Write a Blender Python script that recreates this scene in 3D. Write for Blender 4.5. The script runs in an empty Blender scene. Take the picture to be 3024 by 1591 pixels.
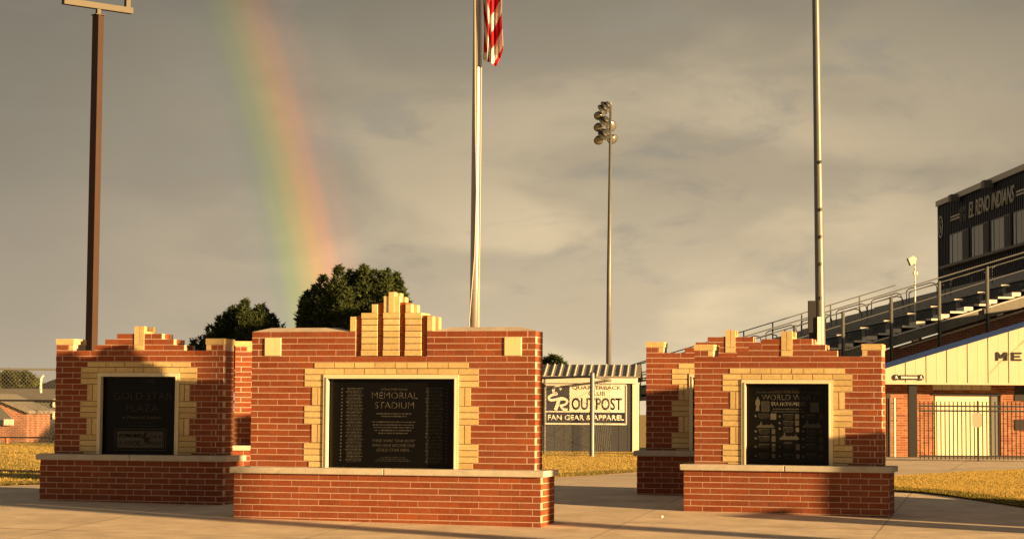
import bpy, bmesh, math, random
from mathutils import Vector, Matrix
random.seed(7)
R = math.radians
scene = bpy.context.scene
col = scene.collection

# ------------------------------------------------------------------ camera
F_PX, CX, CY = 6056.0, 1512.0, 795.0
PITCH, ROLL, CAM_Z = R(3.97), R(0.37), 1.36
cam = bpy.data.cameras.new('camera')
cam.sensor_width = 36.0
cam.lens = 36.0 * F_PX / 3024.0
cam.clip_start = 0.5
cam.clip_end = 4000
cam_o = bpy.data.objects.new('camera', cam)
col.objects.link(cam_o)
cam_o.location = (0, 0, CAM_Z)
cam_o.rotation_euler = (Matrix.Rotation(R(90) + PITCH, 3, 'X') @ Matrix.Rotation(ROLL, 3, 'Z')).to_euler()
scene.camera = cam_o

# ------------------------------------------------------------------ sun, sky, exposure
SUN_AZ, SUN_EL = R(121.0), R(7.4)          # azimuth clockwise from +Y (the view direction)
to_sun = Vector((math.sin(SUN_AZ) * math.cos(SUN_EL), math.cos(SUN_AZ) * math.cos(SUN_EL), math.sin(SUN_EL)))
sl = bpy.data.lights.new('sun', 'SUN')
sl.energy = 5.0
sl.angle = R(0.6)
sl.color = (1.0, 0.62, 0.26)
sun = bpy.data.objects.new('sun', sl)
col.objects.link(sun)
sun.rotation_euler = to_sun.to_track_quat('Z', 'Y').to_euler()
sun.location = (20, -20, 30)

scene.view_settings.view_transform = 'Standard'
scene.view_settings.look = 'None'
scene.view_settings.gamma = 1.0
scene.view_settings.exposure = 1.58

world = bpy.data.worlds.new('World')
scene.world = world
world.use_nodes = True


class NT:
    """small helper to write node trees"""
    def __init__(self, tree):
        self.t = tree

    def n(self, kind, ins=None, **attr):
        nd = self.t.nodes.new(kind)
        for k, v in attr.items():
            setattr(nd, k, v)
        for k, v in (ins or {}).items():
            if isinstance(v, bpy.types.NodeSocket):
                self.t.links.new(v, nd.inputs[k])
            else:
                nd.inputs[k].default_value = v
        return nd

    def math(self, op, a, b=0.0, clamp=False):
        return self.n('ShaderNodeMath', {0: a, 1: b}, operation=op, use_clamp=clamp).outputs[0]

    def mix(self, fac, a, b, blend='MIX'):
        nd = self.n('ShaderNodeMix', data_type='RGBA', blend_type=blend)
        for s, v in ((nd.inputs[0], fac), (nd.inputs[6], a), (nd.inputs[7], b)):
            if isinstance(v, bpy.types.NodeSocket):
                self.t.links.new(v, s)
            elif isinstance(v, (int, float)):
                s.default_value = v
            else:
                s.default_value = (*v[:3], 1.0)
        return nd.outputs[2]

    def ramp(self, fac, stops, interp='LINEAR'):
        nd = self.n('ShaderNodeValToRGB', {0: fac})
        cr = nd.color_ramp
        cr.interpolation = interp
        while len(cr.elements) < len(stops):
            cr.elements.new(0.5)
        for e, (p, c) in zip(cr.elements, stops):
            e.position = p
            e.color = (*c[:3], 1.0) if not isinstance(c, (int, float)) else (c, c, c, 1.0)
        return nd.outputs[0]

    def mrange(self, v, a, b, c=0.0, d=1.0, smooth=True):
        return self.n('ShaderNodeMapRange', {0: v, 1: a, 2: b, 3: c, 4: d},
                      interpolation_type='SMOOTHSTEP' if smooth else 'LINEAR').outputs[0]

    def noise(self, vec, scale, detail=4, rough=0.5, dist=0.0):
        return self.n('ShaderNodeTexNoise', {'Vector': vec, 'Scale': scale, 'Detail': detail, 'Roughness': rough, 'Distortion': dist}).outputs[0]


def build_sky():
    t = world.node_tree
    t.nodes.clear()
    k = NT(t)
    out = k.n('ShaderNodeOutputWorld')
    d = k.n('ShaderNodeTexCoord').outputs['Generated']
    sep = k.n('ShaderNodeSeparateXYZ', {0: d})
    z = sep.outputs[2]
    sky = k.n('ShaderNodeTexSky', sky_type='NISHITA', sun_disc=False)
    sky.sun_elevation = SUN_EL
    sky.sun_rotation = SUN_AZ
    sky.air_density = 1.5
    sky.dust_density = 3.0
    clear = k.mix(1.0, sky.outputs[0], (0.014, 0.014, 0.014), 'MULTIPLY')
    # storm cloud deck: grey above, paler and warmer towards the horizon
    base = k.ramp(k.mrange(z, -0.02, 0.75, smooth=False),
                  [(0.0, (0.226, 0.188, 0.132)), (0.08, (0.160, 0.136, 0.101)), (0.17, (0.104, 0.090, 0.070)),
                   (0.3, (0.078, 0.068, 0.053)), (1.0, (0.042, 0.038, 0.033))])
    # the sunlit side of the storm, a broad glow low over the stadium
    gdir = Vector((math.sin(R(5)), math.cos(R(5)), 0.05)).normalized()
    gdot = k.n('ShaderNodeVectorMath', {0: d, 1: gdir}, operation='DOT_PRODUCT').outputs['Value']
    glow = k.mrange(k.math('ARCCOSINE', gdot), 0.0, 0.36, 1.0, 0.0)
    glow = k.math('MULTIPLY', glow, k.mrange(z, 0.30, 0.03, 0.0, 1.0))
    stretch = k.n('ShaderNodeVectorMath', {0: d, 1: (7.0, 7.0, 17.0)}, operation='MULTIPLY').outputs[0]
    n1 = k.noise(stretch, 1.1, 6, 0.48, 0.3)
    n2 = k.noise(k.n('ShaderNodeVectorMath', {0: stretch, 1: (3.1, 8.2, 1.7)}, operation='ADD').outputs[0], 2.4, 6, 0.6, 0.4)
    puffs = k.mrange(n1, 0.40, 0.63)
    g2 = k.math('MULTIPLY', glow, k.math('ADD', k.math('MULTIPLY', puffs, 0.50), 0.42))
    c = k.mix(g2, base, (0.345, 0.270, 0.166))
    side = k.mrange(k.math('ARCCOSINE', gdot), 0.10, 0.42, 1.0, 0.12)
    streaks = k.math('MULTIPLY', k.math('MULTIPLY', k.mrange(n2, 0.50, 0.72), k.mrange(z, 0.0, 0.12, 0.15, 0.60)), side)
    c = k.mix(streaks, c, (0.112, 0.103, 0.086))
    soft = k.noise(stretch, 0.7, 3, 0.5)
    c = k.mix(1.0, c, k.ramp(soft, [(0.25, 0.92), (0.75, 1.08)]), 'MULTIPLY')
    # rainbow: a band of constant angle round the point opposite the sun
    aaz, ael = R(-46.45), R(-4.7)
    anti = Vector((math.sin(aaz) * math.cos(ael), math.cos(aaz) * math.cos(ael), math.sin(ael)))
    adot = k.n('ShaderNodeVectorMath', {0: d, 1: anti}, operation='DOT_PRODUCT').outputs['Value']
    ang = k.math('MULTIPLY', k.math('ARCCOSINE', adot), 180 / math.pi)
    bow = k.ramp(k.mrange(ang, 39.6, 43.4, smooth=False),
                 [(0.0, (1.04, 1.03, 1.03)), (0.16, (1.02, 1.03, 1.06)), (0.29, (0.94, 1.03, 0.98)), (0.40, (1.02, 1.17, 0.80)),
                  (0.51, (1.36, 1.25, 0.74)), (0.60, (1.72, 1.20, 0.74)), (0.69, (1.68, 1.09, 0.88)), (0.80, (1.22, 1.02, 0.98)), (1.0, (0.98, 0.98, 0.98))], 'EASE')
    bfac = k.mrange(z, 0.26, 0.03, 0.45, 1.0)
    c = k.mix(bfac, c, k.mix(1.0, c, bow, 'MULTIPLY'))
    c = k.mix(0.14, c, clear)
    bg = k.n('ShaderNodeBackground', {0: c, 1: 1.0})
    t.links.new(bg.outputs[0], out.inputs[0])


build_sky()

# ------------------------------------------------------------------ helpers


def at(px, py, d):
    """point of the photograph's pixel at distance d along +Y"""
    dx, dy = px - CX, py - CY
    a = dx * math.cos(ROLL) + dy * math.sin(ROLL)
    b = -dx * math.sin(ROLL) + dy * math.cos(ROLL)
    x, y, z = a / F_PX, 1.0, -b / F_PX
    yy = y * math.cos(PITCH) - z * math.sin(PITCH)
    zz = y * math.sin(PITCH) + z * math.cos(PITCH)
    s = d / yy
    return Vector((x * s, d, CAM_Z + zz * s))


def gz(y):
    """height of the ground along the view: a gentle rise to the plaza, then the sunken field"""
    pts = [(-400, -0.44), (14, -0.44), (25, 0.0), (30, 0.2), (69, 0.2), (80, -1.6), (4000, -1.6)]
    for (a, za), (b, zb) in zip(pts, pts[1:]):
        if y <= b:
            return za + (zb - za) * (y - a) / (b - a)
    return -1.6


MATS = {}


def principled(name, color, rough=0.7, metal=0.0, spec=0.4, var=0.0, nscale=8.0, bump=0.0, bscale=60.0, island=0.0, spots=None):
    m = bpy.data.materials.new(name)
    m.use_nodes = True
    t = m.node_tree
    k = NT(t)
    p = t.nodes['Principled BSDF']
    p.inputs['Roughness'].default_value = rough
    p.inputs['Metallic'].default_value = metal
    p.inputs['Specular IOR Level'].default_value = spec
    tc = k.n('ShaderNodeTexCoord').outputs['Object']
    c = (*color, 1.0)
    if var or island or spots:
        cs = k.n('ShaderNodeRGB')
        cs.outputs[0].default_value = c
        c = cs.outputs[0]
        if var:
            nz = k.noise(tc, nscale, 5, 0.6)
            c = k.mix(1.0, c, k.ramp(nz, [(0.25, 1 - var), (0.75, 1 + var)]), 'MULTIPLY')
        if spots:
            nz = k.noise(tc, spots[0], 6, 0.65, 0.6)
            c = k.mix(k.mrange(nz, spots[1], spots[2]), c, spots[3])
        if island:
            r = k.math('FRACT', k.math('ADD', k.n('ShaderNodeObjectInfo').outputs['Random'], k.n('ShaderNodeNewGeometry').outputs['Random Per Island']))
            c = k.mix(1.0, c, k.ramp(r, [(0.0, 1 - island), (1.0, 1 + island)]), 'MULTIPLY')
        t.links.new(c, p.inputs['Base Color'])
    else:
        p.inputs['Base Color'].default_value = c
    if bump:
        nz = k.noise(tc, bscale, 4, 0.6)
        b = k.n('ShaderNodeBump', {'Height': nz, 'Strength': bump, 'Distance': 0.01})
        t.links.new(b.outputs[0], p.inputs['Normal'])
    MATS[name] = m
    return m


def brick_mat(name, stops, rough=0.85):
    m = bpy.data.materials.new(name)
    m.use_nodes = True
    t = m.node_tree
    k = NT(t)
    p = t.nodes['Principled BSDF']
    p.inputs['Roughness'].default_value = rough
    p.inputs['Specular IOR Level'].default_value = 0.25
    r = k.math('FRACT', k.math('ADD', k.n('ShaderNodeObjectInfo').outputs['Random'], k.n('ShaderNodeNewGeometry').outputs['Random Per Island']))
    c = k.ramp(r, stops)
    pos = k.n('ShaderNodeNewGeometry').outputs['Position']
    nz = k.noise(pos, 28.0, 5, 0.65)
    c = k.mix(1.0, c, k.ramp(nz, [(0.25, 0.80), (0.75, 1.2)]), 'MULTIPLY')
    bloom = k.noise(pos, 2.3, 6, 0.7, 0.8)
    c = k.mix(k.mrange(bloom, 0.56, 0.78, 0.0, 0.20), c, (0.40, 0.24, 0.17))
    big = k.noise(pos, 1.1, 3, 0.5)
    c = k.mix(1.0, c, k.ramp(big, [(0.3, 0.86), (0.7, 1.12)]), 'MULTIPLY')
    t.links.new(c, p.inputs['Base Color'])
    b = k.n('ShaderNodeBump', {'Height': k.noise(pos, 140.0, 3, 0.6), 'Strength': 0.35, 'Distance': 0.004})
    t.links.new(b.outputs[0], p.inputs['Normal'])
    MATS[name] = m


def wall_brick_mat(name, c1, c2, mortar, scale_w=0.203, scale_h=0.0677):
    """far brickwork whose pieces are too small to tell apart"""
    m = bpy.data.materials.new(name)
    m.use_nodes = True
    t = m.node_tree
    k = NT(t)
    p = t.nodes['Principled BSDF']
    p.inputs['Roughness'].default_value = 0.85
    s = k.n('ShaderNodeSeparateXYZ', {0: k.n('ShaderNodeTexCoord').outputs['Object']})
    v = k.n('ShaderNodeCombineXYZ', {0: k.math('ADD', s.outputs[0], s.outputs[1]), 1: s.outputs[2], 2: 0.0}).outputs[0]
    b = k.n('ShaderNodeTexBrick', {'Vector': v, 'Color1': (*c1, 1), 'Color2': (*c2, 1), 'Mortar': (*mortar, 1), 'Scale': 1.0, 'Mortar Size': 0.006,
                                   'Brick Width': scale_w, 'Row Height': scale_h, 'Bias': 0.0})
    nz = k.noise(v, 3.0, 4, 0.6)
    c = k.mix(1.0, b.outputs[0], k.ramp(nz, [(0.3, 0.8), (0.7, 1.2)]), 'MULTIPLY')
    t.links.new(c, p.inputs['Base Color'])
    MATS[name] = m


brick_mat('red_brick', [(0.0, (0.235, 0.056, 0.021)), (0.3, (0.262, 0.068, 0.026)), (0.55, (0.276, 0.080, 0.034)), (0.8, (0.236, 0.066, 0.030)), (0.96, (0.305, 0.080, 0.026)), (1.0, (0.178, 0.047, 0.023))])
brick_mat('tan_brick', [(0.0, (0.57, 0.42, 0.195)), (0.5, (0.65, 0.487, 0.23)), (1.0, (0.70, 0.53, 0.26))])
principled('mortar', (0.54, 0.385, 0.29), 0.95, var=0.12, nscale=30)
principled('tan_joint', (0.26, 0.17, 0.085), 0.95)
principled('limestone', (0.55, 0.50, 0.41), 0.85, var=0.16, nscale=5, bump=0.2, spots=(3.0, 0.56, 0.75, (0.36, 0.33, 0.26)))
principled('cap_mortar', (0.56, 0.46, 0.36), 0.95, var=0.2, nscale=6)
principled('cream_block', (0.80, 0.68, 0.38), 0.6, var=0.06)
principled('cream_frame', (0.78, 0.69, 0.48), 0.45, var=0.05)
principled('granite', (0.0045, 0.0042, 0.004), 0.2, spec=0.14)
principled('engraving', (0.040, 0.038, 0.031), 0.8)
principled('engraving_dim', (0.016, 0.015, 0.012), 0.8)
principled('engraving_pale', (0.075, 0.070, 0.056), 0.8)
principled('gold_letter', (0.045, 0.032, 0.012), 0.6)
principled('concrete', (0.73, 0.60, 0.44), 0.9, var=0.22, nscale=2.2, bump=0.3, bscale=40, island=0.06, spots=(0.9, 0.50, 0.72, (0.57, 0.455, 0.32)))
principled('joint_dirt', (0.27, 0.235, 0.19), 0.95, var=0.2)
principled('soil_grass', (0.48, 0.35, 0.12), 0.95, var=0.3, nscale=1.5)
principled('asphalt', (0.06, 0.058, 0.055), 0.9, var=0.2, nscale=3)
principled('steel_galv', (0.15, 0.158, 0.158), 0.45, metal=0.3, var=0.12, nscale=3)
principled('flagpole_metal', (0.40, 0.37, 0.34), 0.34, metal=0.4)
principled('rope', (0.62, 0.56, 0.46), 0.9)
principled('brown_paint', (0.046, 0.023, 0.015), 0.6, var=0.12, nscale=2)
principled('beige_paint', (0.06, 0.05, 0.032), 0.55, var=0.08)
principled('dark_steel', (0.020, 0.020, 0.021), 0.5)
principled('navy_paint', (0.010, 0.030, 0.115), 0.6, spec=0.15, var=0.1)
principled('navy_siding', (0.011, 0.013, 0.030), 0.5, var=0.15, nscale=2)
principled('shed_wall', (0.045, 0.048, 0.058), 0.7, var=0.1)
principled('white_paint', (0.74, 0.70, 0.60), 0.6, var=0.06)
principled('roof_metal', (0.33, 0.30, 0.25), 0.5, metal=0.2, var=0.15, nscale=3)
principled('rib_metal', (0.58, 0.54, 0.46), 0.5)
principled('sign_white', (0.84, 0.80, 0.68), 0.6)
principled('sign_black', (0.025, 0.020, 0.022), 0.6)
principled('sign_navy', (0.020, 0.022, 0.045), 0.6)
principled('sign_ochre', (0.13, 0.095, 0.04), 0.6)
principled('panel_tan', (0.58, 0.52, 0.37), 0.5, var=0.05, nscale=1.0)
principled('aluminium', (0.62, 0.60, 0.55), 0.42, metal=0.5, var=0.1)
principled('stringer_metal', (0.17, 0.165, 0.14), 0.6, var=0.2)
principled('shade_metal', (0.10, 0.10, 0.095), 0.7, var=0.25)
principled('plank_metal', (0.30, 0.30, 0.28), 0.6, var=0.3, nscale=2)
principled('lamp_reflector', (0.34, 0.33, 0.29), 0.18, metal=0.7)
principled('lamp_body', (0.035, 0.037, 0.035), 0.5)
principled('window_glass', (0.10, 0.105, 0.10), 0.12, spec=0.5)
principled('window_pale', (0.33, 0.32, 0.285), 0.35)
principled('frame_grey', (0.14, 0.135, 0.125), 0.6)
principled('frame_pale', (0.36, 0.315, 0.25), 0.6)
principled('letter_grey', (0.58, 0.55, 0.47), 0.6)
principled('door_cream', (0.80, 0.73, 0.52), 0.5, var=0.04)
principled('door_grey', (0.16, 0.16, 0.155), 0.6)
principled('shingle', (0.20, 0.185, 0.165), 0.9, var=0.25, nscale=6)
principled('building_blue', (0.115, 0.115, 0.125), 0.75, var=0.1)
principled('foliage_dark', (0.066, 0.088, 0.028), 0.75, spec=0.15, island=0.45)
principled('foliage_light', (0.10, 0.115, 0.028), 0.75, spec=0.15, island=0.4)
principled('bark', (0.10, 0.07, 0.045), 0.9)
principled('grass_blade', (0.56, 0.41, 0.125), 0.8, spec=0.1, island=0.15)
principled('grass_green', (0.19, 0.17, 0.038), 0.8, spec=0.15, island=0.35)
principled('wire', (0.20, 0.20, 0.185), 0.6, metal=0.3)
principled('hydrant_paint', (0.55, 0.16, 0.06), 0.5)
principled('flag_red', (0.50, 0.012, 0.022), 0.8, spec=0.2)
principled('flag_white', (0.74, 0.69, 0.60), 0.8, spec=0.2)
principled('flag_blue', (0.02, 0.025, 0.09), 0.8, spec=0.2)
principled('wood_pole', (0.16, 0.11, 0.07), 0.9, var=0.2)
wall_brick_mat('far_brick', (0.33, 0.115, 0.055), (0.24, 0.075, 0.04), (0.45, 0.34, 0.25))
brick_mat('stadium_brick', [(0.0, (0.22, 0.07, 0.035)), (0.5, (0.33, 0.13, 0.065)), (1.0, (0.40, 0.17, 0.09))])


def leafy(name):
    """let some light through thin blades and leaves"""
    t = MATS[name].node_tree
    p = t.nodes['Principled BSDF']
    tr = t.nodes.new('ShaderNodeBsdfTranslucent')
    mx = t.nodes.new('ShaderNodeMixShader')
    mx.inputs[0].default_value = 0.45
    t.links.new(p.inputs['Base Color'].links[0].from_socket, tr.inputs[0])
    t.links.new(p.outputs[0], mx.inputs[1])
    t.links.new(tr.outputs[0], mx.inputs[2])
    t.links.new(mx.outputs[0], t.nodes['Material Output'].inputs[0])


for nm_ in ('grass_blade', 'grass_green', 'foliage_dark', 'foliage_light'):
    leafy(nm_)


class MB:
    """collects shapes for ONE mesh"""
    def __init__(self):
        self.v, self.f, self.mi = [], [], []

    def poly(self, pts, mi=0):
        o = len(self.v)
        self.v += [tuple(p) for p in pts]
        self.f.append(tuple(range(o, o + len(pts))))
        self.mi.append(mi)
        return self

    def box(self, x0, x1, y0, y1, z0, z1, mi=0):
        o = len(self.v)
        self.v += [(x0, y0, z0), (x1, y0, z0), (x1, y1, z0), (x0, y1, z0), (x0, y0, z1), (x1, y0, z1), (x1, y1, z1), (x0, y1, z1)]
        for q in ((0, 3, 2, 1), (4, 5, 6, 7), (0, 1, 5, 4), (1, 2, 6, 5), (2, 3, 7, 6), (3, 0, 4, 7)):
            self.f.append(tuple(o + i for i in q))
            self.mi.append(mi)
        return self

    def prism(self, pts, y0, y1, mi=0):
        """outline pts (x,z), counter-clockwise seen from -Y, thick from y0 to y1"""
        n = len(pts)
        o = len(self.v)
        self.v += [(x, y0, z) for x, z in pts] + [(x, y1, z) for x, z in pts]
        self.f.append(tuple(o + i for i in range(n)))
        self.f.append(tuple(o + n + i for i in reversed(range(n))))
        for i in range(n):
            j = (i + 1) % n
            self.f.append((o + j, o + i, o + n + i, o + n + j))
        self.mi += [mi] * (n + 2)
        return self

    def tube(self, pts, rads, n=8, caps=True, mi=0):
        pts = [Vector(p) for p in pts]
        if isinstance(rads, (int, float)):
            rads = [rads] * len(pts)
        o = len(self.v)
        for i, p in enumerate(pts):
            t = (pts[min(i + 1, len(pts) - 1)] - pts[max(i - 1, 0)]).normalized()
            a = t.cross(Vector((0, 0, 1)))
            if a.length < 0.05:
                a = t.cross(Vector((0, 1, 0)))
            a.normalize()
            b = a.cross(t)
            for j in range(n):
                w = 2 * math.pi * (j + 0.5) / n
                self.v.append(tuple(p + (a * math.cos(w) + b * math.sin(w)) * rads[i]))
        for i in range(len(pts) - 1):
            for j in range(n):
                q = (j + 1) % n
                self.f.append((o + i * n + j, o + i * n + q, o + (i + 1) * n + q, o + (i + 1) * n + j))
                self.mi.append(mi)
        if caps:
            self.f.append(tuple(o + j for j in reversed(range(n))))
            self.f.append(tuple(o + (len(pts) - 1) * n + j for j in range(n)))
            self.mi += [mi, mi]
        return self

    def mesh(self, name, mats, smooth=False):
        me = bpy.data.meshes.new(name)
        me.from_pydata(self.v, [], self.f)
        for m in ([mats] if isinstance(mats, str) else mats):
            me.materials.append(MATS[m])
        if any(self.mi):
            me.polygons.foreach_set('material_index', self.mi)
        if smooth:
            me.polygons.foreach_set('use_smooth', [True] * len(self.f))
        bm = bmesh.new()
        bm.from_mesh(me)
        bmesh.ops.recalc_face_normals(bm, faces=bm.faces)
        bm.to_mesh(me)
        bm.free()
        me.update()
        return me

    def build(self, name, mats, parent=None, smooth=False, loc=(0, 0, 0)):
        o = bpy.data.objects.new(name, self.mesh(name, mats, smooth))
        col.objects.link(o)
        o.location = loc
        if parent:
            o.parent = parent
        return o


def tag(o, label, cat, group=None):
    o['label'] = label
    o['category'] = cat
    if group:
        o['group'] = group
    return o


def struct(o):
    o['kind'] = 'structure'
    return o


def stuff(o):
    o['kind'] = 'stuff'
    return o


def empty(name, loc, rz=0.0, label=None, cat=None, group=None):
    o = bpy.data.objects.new(name, None)
    o.empty_display_size = 0.2
    col.objects.link(o)
    o.location = loc
    o.rotation_euler = (0, 0, rz)
    if label:
        tag(o, label, cat, group)
    return o


BOXES = {}


def box_part(name, mat, parent, x0, x1, y0, y1, z0, z1, rot=None):
    """a box as an object of its own; alike boxes share their mesh"""
    key = (mat, round(x1 - x0, 3), round(y1 - y0, 3), round(z1 - z0, 3))
    if key not in BOXES:
        a, b, c = (max(v, 0.002) / 2 for v in key[1:])
        BOXES[key] = MB().box(-a, a, -b, b, -c, c).mesh(name, mat)
    o = bpy.data.objects.new(name, BOXES[key])
    col.objects.link(o)
    o.location = ((x0 + x1) / 2, (y0 + y1) / 2, (z0 + z1) / 2)
    if rot:
        o.rotation_euler = rot
    o.parent = parent
    return o


def text_mesh(s, x0, x1, z0, z1, y, thick=0.002, bold=0.0, shear=0.0, name='lettering'):
    """lettering stretched into the given rectangle, facing -Y"""
    cu = bpy.data.curves.new('text', 'FONT')
    cu.body = s
    cu.offset = bold
    cu.shear = shear
    cu.resolution_u = 3
    ob = bpy.data.objects.new('text', cu)
    me = bpy.data.meshes.new_from_object(ob)
    bpy.data.objects.remove(ob)
    bpy.data.curves.remove(cu)
    xs = [v.co.x for v in me.vertices]
    ys = [v.co.y for v in me.vertices]
    ax, bx, ay, by = min(xs), max(xs), min(ys), max(ys)
    bm = bmesh.new()
    bm.from_mesh(me)
    bmesh.ops.remove_doubles(bm, verts=bm.verts, dist=1e-4)
    geo = bmesh.ops.extrude_face_region(bm, geom=bm.faces[:])
    for e in geo['geom']:
        if isinstance(e, bmesh.types.BMVert):
            e.co.z -= 1.0
    for v in bm.verts:
        x = x0 + (v.co.x - ax) / (bx - ax) * (x1 - x0)
        z = z0 + (v.co.y - ay) / (by - ay) * (z1 - z0)
        v.co = (x, y + (-thick if v.co.z > -0.5 else 0.0), z)
    bmesh.ops.recalc_face_normals(bm, faces=bm.faces)
    me.clear_geometry()
    bm.to_mesh(me)
    bm.free()
    me.name = name
    return me


def text_part(s, mat, parent, x0, x1, z0, z1, y, name='lettering', **kw):
    me = text_mesh(s, x0, x1, z0, z1, y, **kw)
    me.materials.clear()
    me.materials.append(MATS[mat])
    o = bpy.data.objects.new(name, me)
    col.objects.link(o)
    o.parent = parent
    return o


def ribbon(mb, pts, widths, y0, y1):
    """a flat brush stroke along pts (x,z)"""
    if isinstance(widths, (int, float)):
        widths = [widths] * len(pts)
    L, Rr = [], []
    for i, (x, z) in enumerate(pts):
        xa, za = pts[max(i - 1, 0)]
        xb, zb = pts[min(i + 1, len(pts) - 1)]
        t = Vector((xb - xa, zb - za)).normalized()
        nrm = Vector((-t.y, t.x)) * widths[i] / 2
        L.append((x + nrm.x, z + nrm.y))
        Rr.append((x - nrm.x, z - nrm.y))
    for i in range(len(pts) - 1):
        mb.prism([Rr[i], Rr[i + 1], L[i + 1], L[i]], y0, y1)


def smooth_pts(pts, n=6):
    out = []
    P = [pts[0]] + list(pts) + [pts[-1]]
    for i in range(1, len(P) - 2):
        p0, p1, p2, p3 = P[i - 1:i + 3]
        for s in range(n):
            t = s / n
            out.append(tuple(0.5 * (2 * p1[k] + (p2[k] - p0[k]) * t + (2 * p0[k] - 5 * p1[k] + 4 * p2[k] - p3[k]) * t * t + (3 * p1[k] - p0[k] - 3 * p2[k] + p3[k]) * t ** 3) for k in (0, 1)))
    out.append(tuple(pts[-1]))
    return out


def er_logo(mat, parent, x0, x1, z0, z1, y, name='emblem'):
    """the school's script E over R"""
    mb = MB()
    W, H = x1 - x0, z1 - z0
    def m(pts):
        return [(x0 + px * W, z0 + pz * H) for px, pz in pts]
    e = smooth_pts([(0.66, 0.86), (0.50, 0.97), (0.30, 0.88), (0.30, 0.74), (0.44, 0.68), (0.22, 0.63), (0.08, 0.54), (0.14, 0.43), (0.36, 0.44), (0.70, 0.50), (0.92, 0.42)])
    ribbon(mb, m(e), W * 0.12, y - 0.008, y)
    ribbon(mb, m([(0.55, 0.46), (0.48, 0.24), (0.38, 0.02)]), W * 0.15, y - 0.010, y)
    ribbon(mb, m(smooth_pts([(0.52, 0.44), (0.80, 0.46), (0.94, 0.38), (0.84, 0.25), (0.58, 0.20)])), W * 0.10, y - 0.012, y)
    ribbon(mb, m(smooth_pts([(0.64, 0.20), (0.76, 0.06), (0.96, 0.04)])), W * 0.12, y - 0.014, y)
    return mb.build(name, mat, parent)


def star_pts(cx, cz, r):
    return [(cx + math.sin(math.pi * i / 5) * (r if i % 2 == 0 else r * 0.42) * -1, cz + math.cos(math.pi * i / 5) * (r if i % 2 == 0 else r * 0.42)) for i in range(10)]


# ------------------------------------------------------------------ the ground
def sheet(name, poly, mat, lift, extra=()):
    """a polygon (x,y) laid on the ground, cut where the slope changes"""
    bm = bmesh.new()
    bm.faces.new([bm.verts.new((x, y, 0)) for x, y in poly])
    for cut in (14, 25, 30, 69, 80) + tuple(extra):
        bmesh.ops.bisect_plane(bm, geom=bm.verts[:] + bm.edges[:] + bm.faces[:], plane_co=(0, cut, 0), plane_no=(0, 1, 0))
    for v in bm.verts:
        v.co.z = gz(v.co.y) + lift
    bmesh.ops.recalc_face_normals(bm, faces=bm.faces)
    if bm.faces[:] and bm.faces[:][0].normal.z < 0:
        bmesh.ops.reverse_faces(bm, faces=bm.faces[:])
    me = bpy.data.meshes.new(name)
    bm.to_mesh(me)
    bm.free()
    me.materials.append(MATS[mat])
    o = bpy.data.objects.new(name, me)
    col.objects.link(o)
    return o


ground = struct(sheet('ground', [(-1500, -300), (1500, -300), (1500, 3000), (-1500, 3000)], 'soil_grass', 0.0))
road = struct(sheet('road', [(-120, -14), (120, -14), (120, 9), (-120, 9)], 'asphalt', 0.006))
plaza = struct(sheet('plaza', [(-40, 9.2), (40, 9.2), (40, 56), (-40, 56)], 'joint_dirt', 0.012))


def gpt(px, d):
    return ((px - CX) / F_PX * d, d)


# lawns: outlines in plan
LAWNS = {
    'lawn_west': [gpt(-900, 28.9), gpt(-200, 29.6), gpt(100, 31.0), gpt(560, 33.0), gpt(800, 37), gpt(900, 46), gpt(900, 68.9), gpt(-1000, 68.9), gpt(-1400, 40)],
    'lawn_middle': [gpt(1300, 34.0), gpt(1640, 36.0), gpt(1880, 39.4), gpt(2120, 46), gpt(2150, 58), gpt(1250, 60), gpt(1200, 40)],
    'lawn_east': [gpt(2560, 33.2), gpt(2640, 30.6), gpt(2780, 29.6), gpt(2900, 28.6), gpt(3024, 27.6), gpt(3400, 25.6), gpt(4000, 27), gpt(3900, 42), gpt(3024, 42.5), gpt(2850, 40.6), gpt(2640, 37.4)],
}


def inside(p, poly):
    x, y = p
    c = False
    for (x0, y0), (x1, y1) in zip(poly, poly[1:] + poly[:1]):
        if (y0 > y) != (y1 > y) and x < (x1 - x0) * (y - y0) / (y1 - y0) + x0:
            c = not c
    return c


# concrete slabs, cast in bays with open joints
SA = R(-14.6)
ca, sa = math.cos(SA), math.sin(SA)
BAY = 3.05
slab_n = 0
for i in range(-9, 10):
    for j in range(-6, 13):
        ux, uy = i * BAY + 1.1, j * BAY
        cx_, cy_ = ux * ca - uy * sa - 1.5, ux * sa + uy * ca + 24.4
        if cy_ < 13 or cy_ > 54 or abs(cx_) > 0.30 * cy_ + 4.5:
            continue
        if any(inside((cx_, cy_), L) and all(inside((cx_ + q, cy_ + w), L) for q in (-2, 2) for w in (-2, 2)) for L in LAWNS.values()):
            continue
        h = BAY / 2 - 0.0045
        P = [(cx_ + a * ca - b * sa, cy_ + a * sa + b * ca) for a, b in ((-h, -h), (h, -h), (h, h), (-h, h))]
        s = sheet('concrete_slab', P, 'concrete', 0.018 + random.uniform(-0.0015, 0.0015))
        s.parent = plaza
        slab_n += 1

for nm, L in LAWNS.items():
    struct(sheet(nm, L, 'soil_grass', 0.045))


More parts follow.
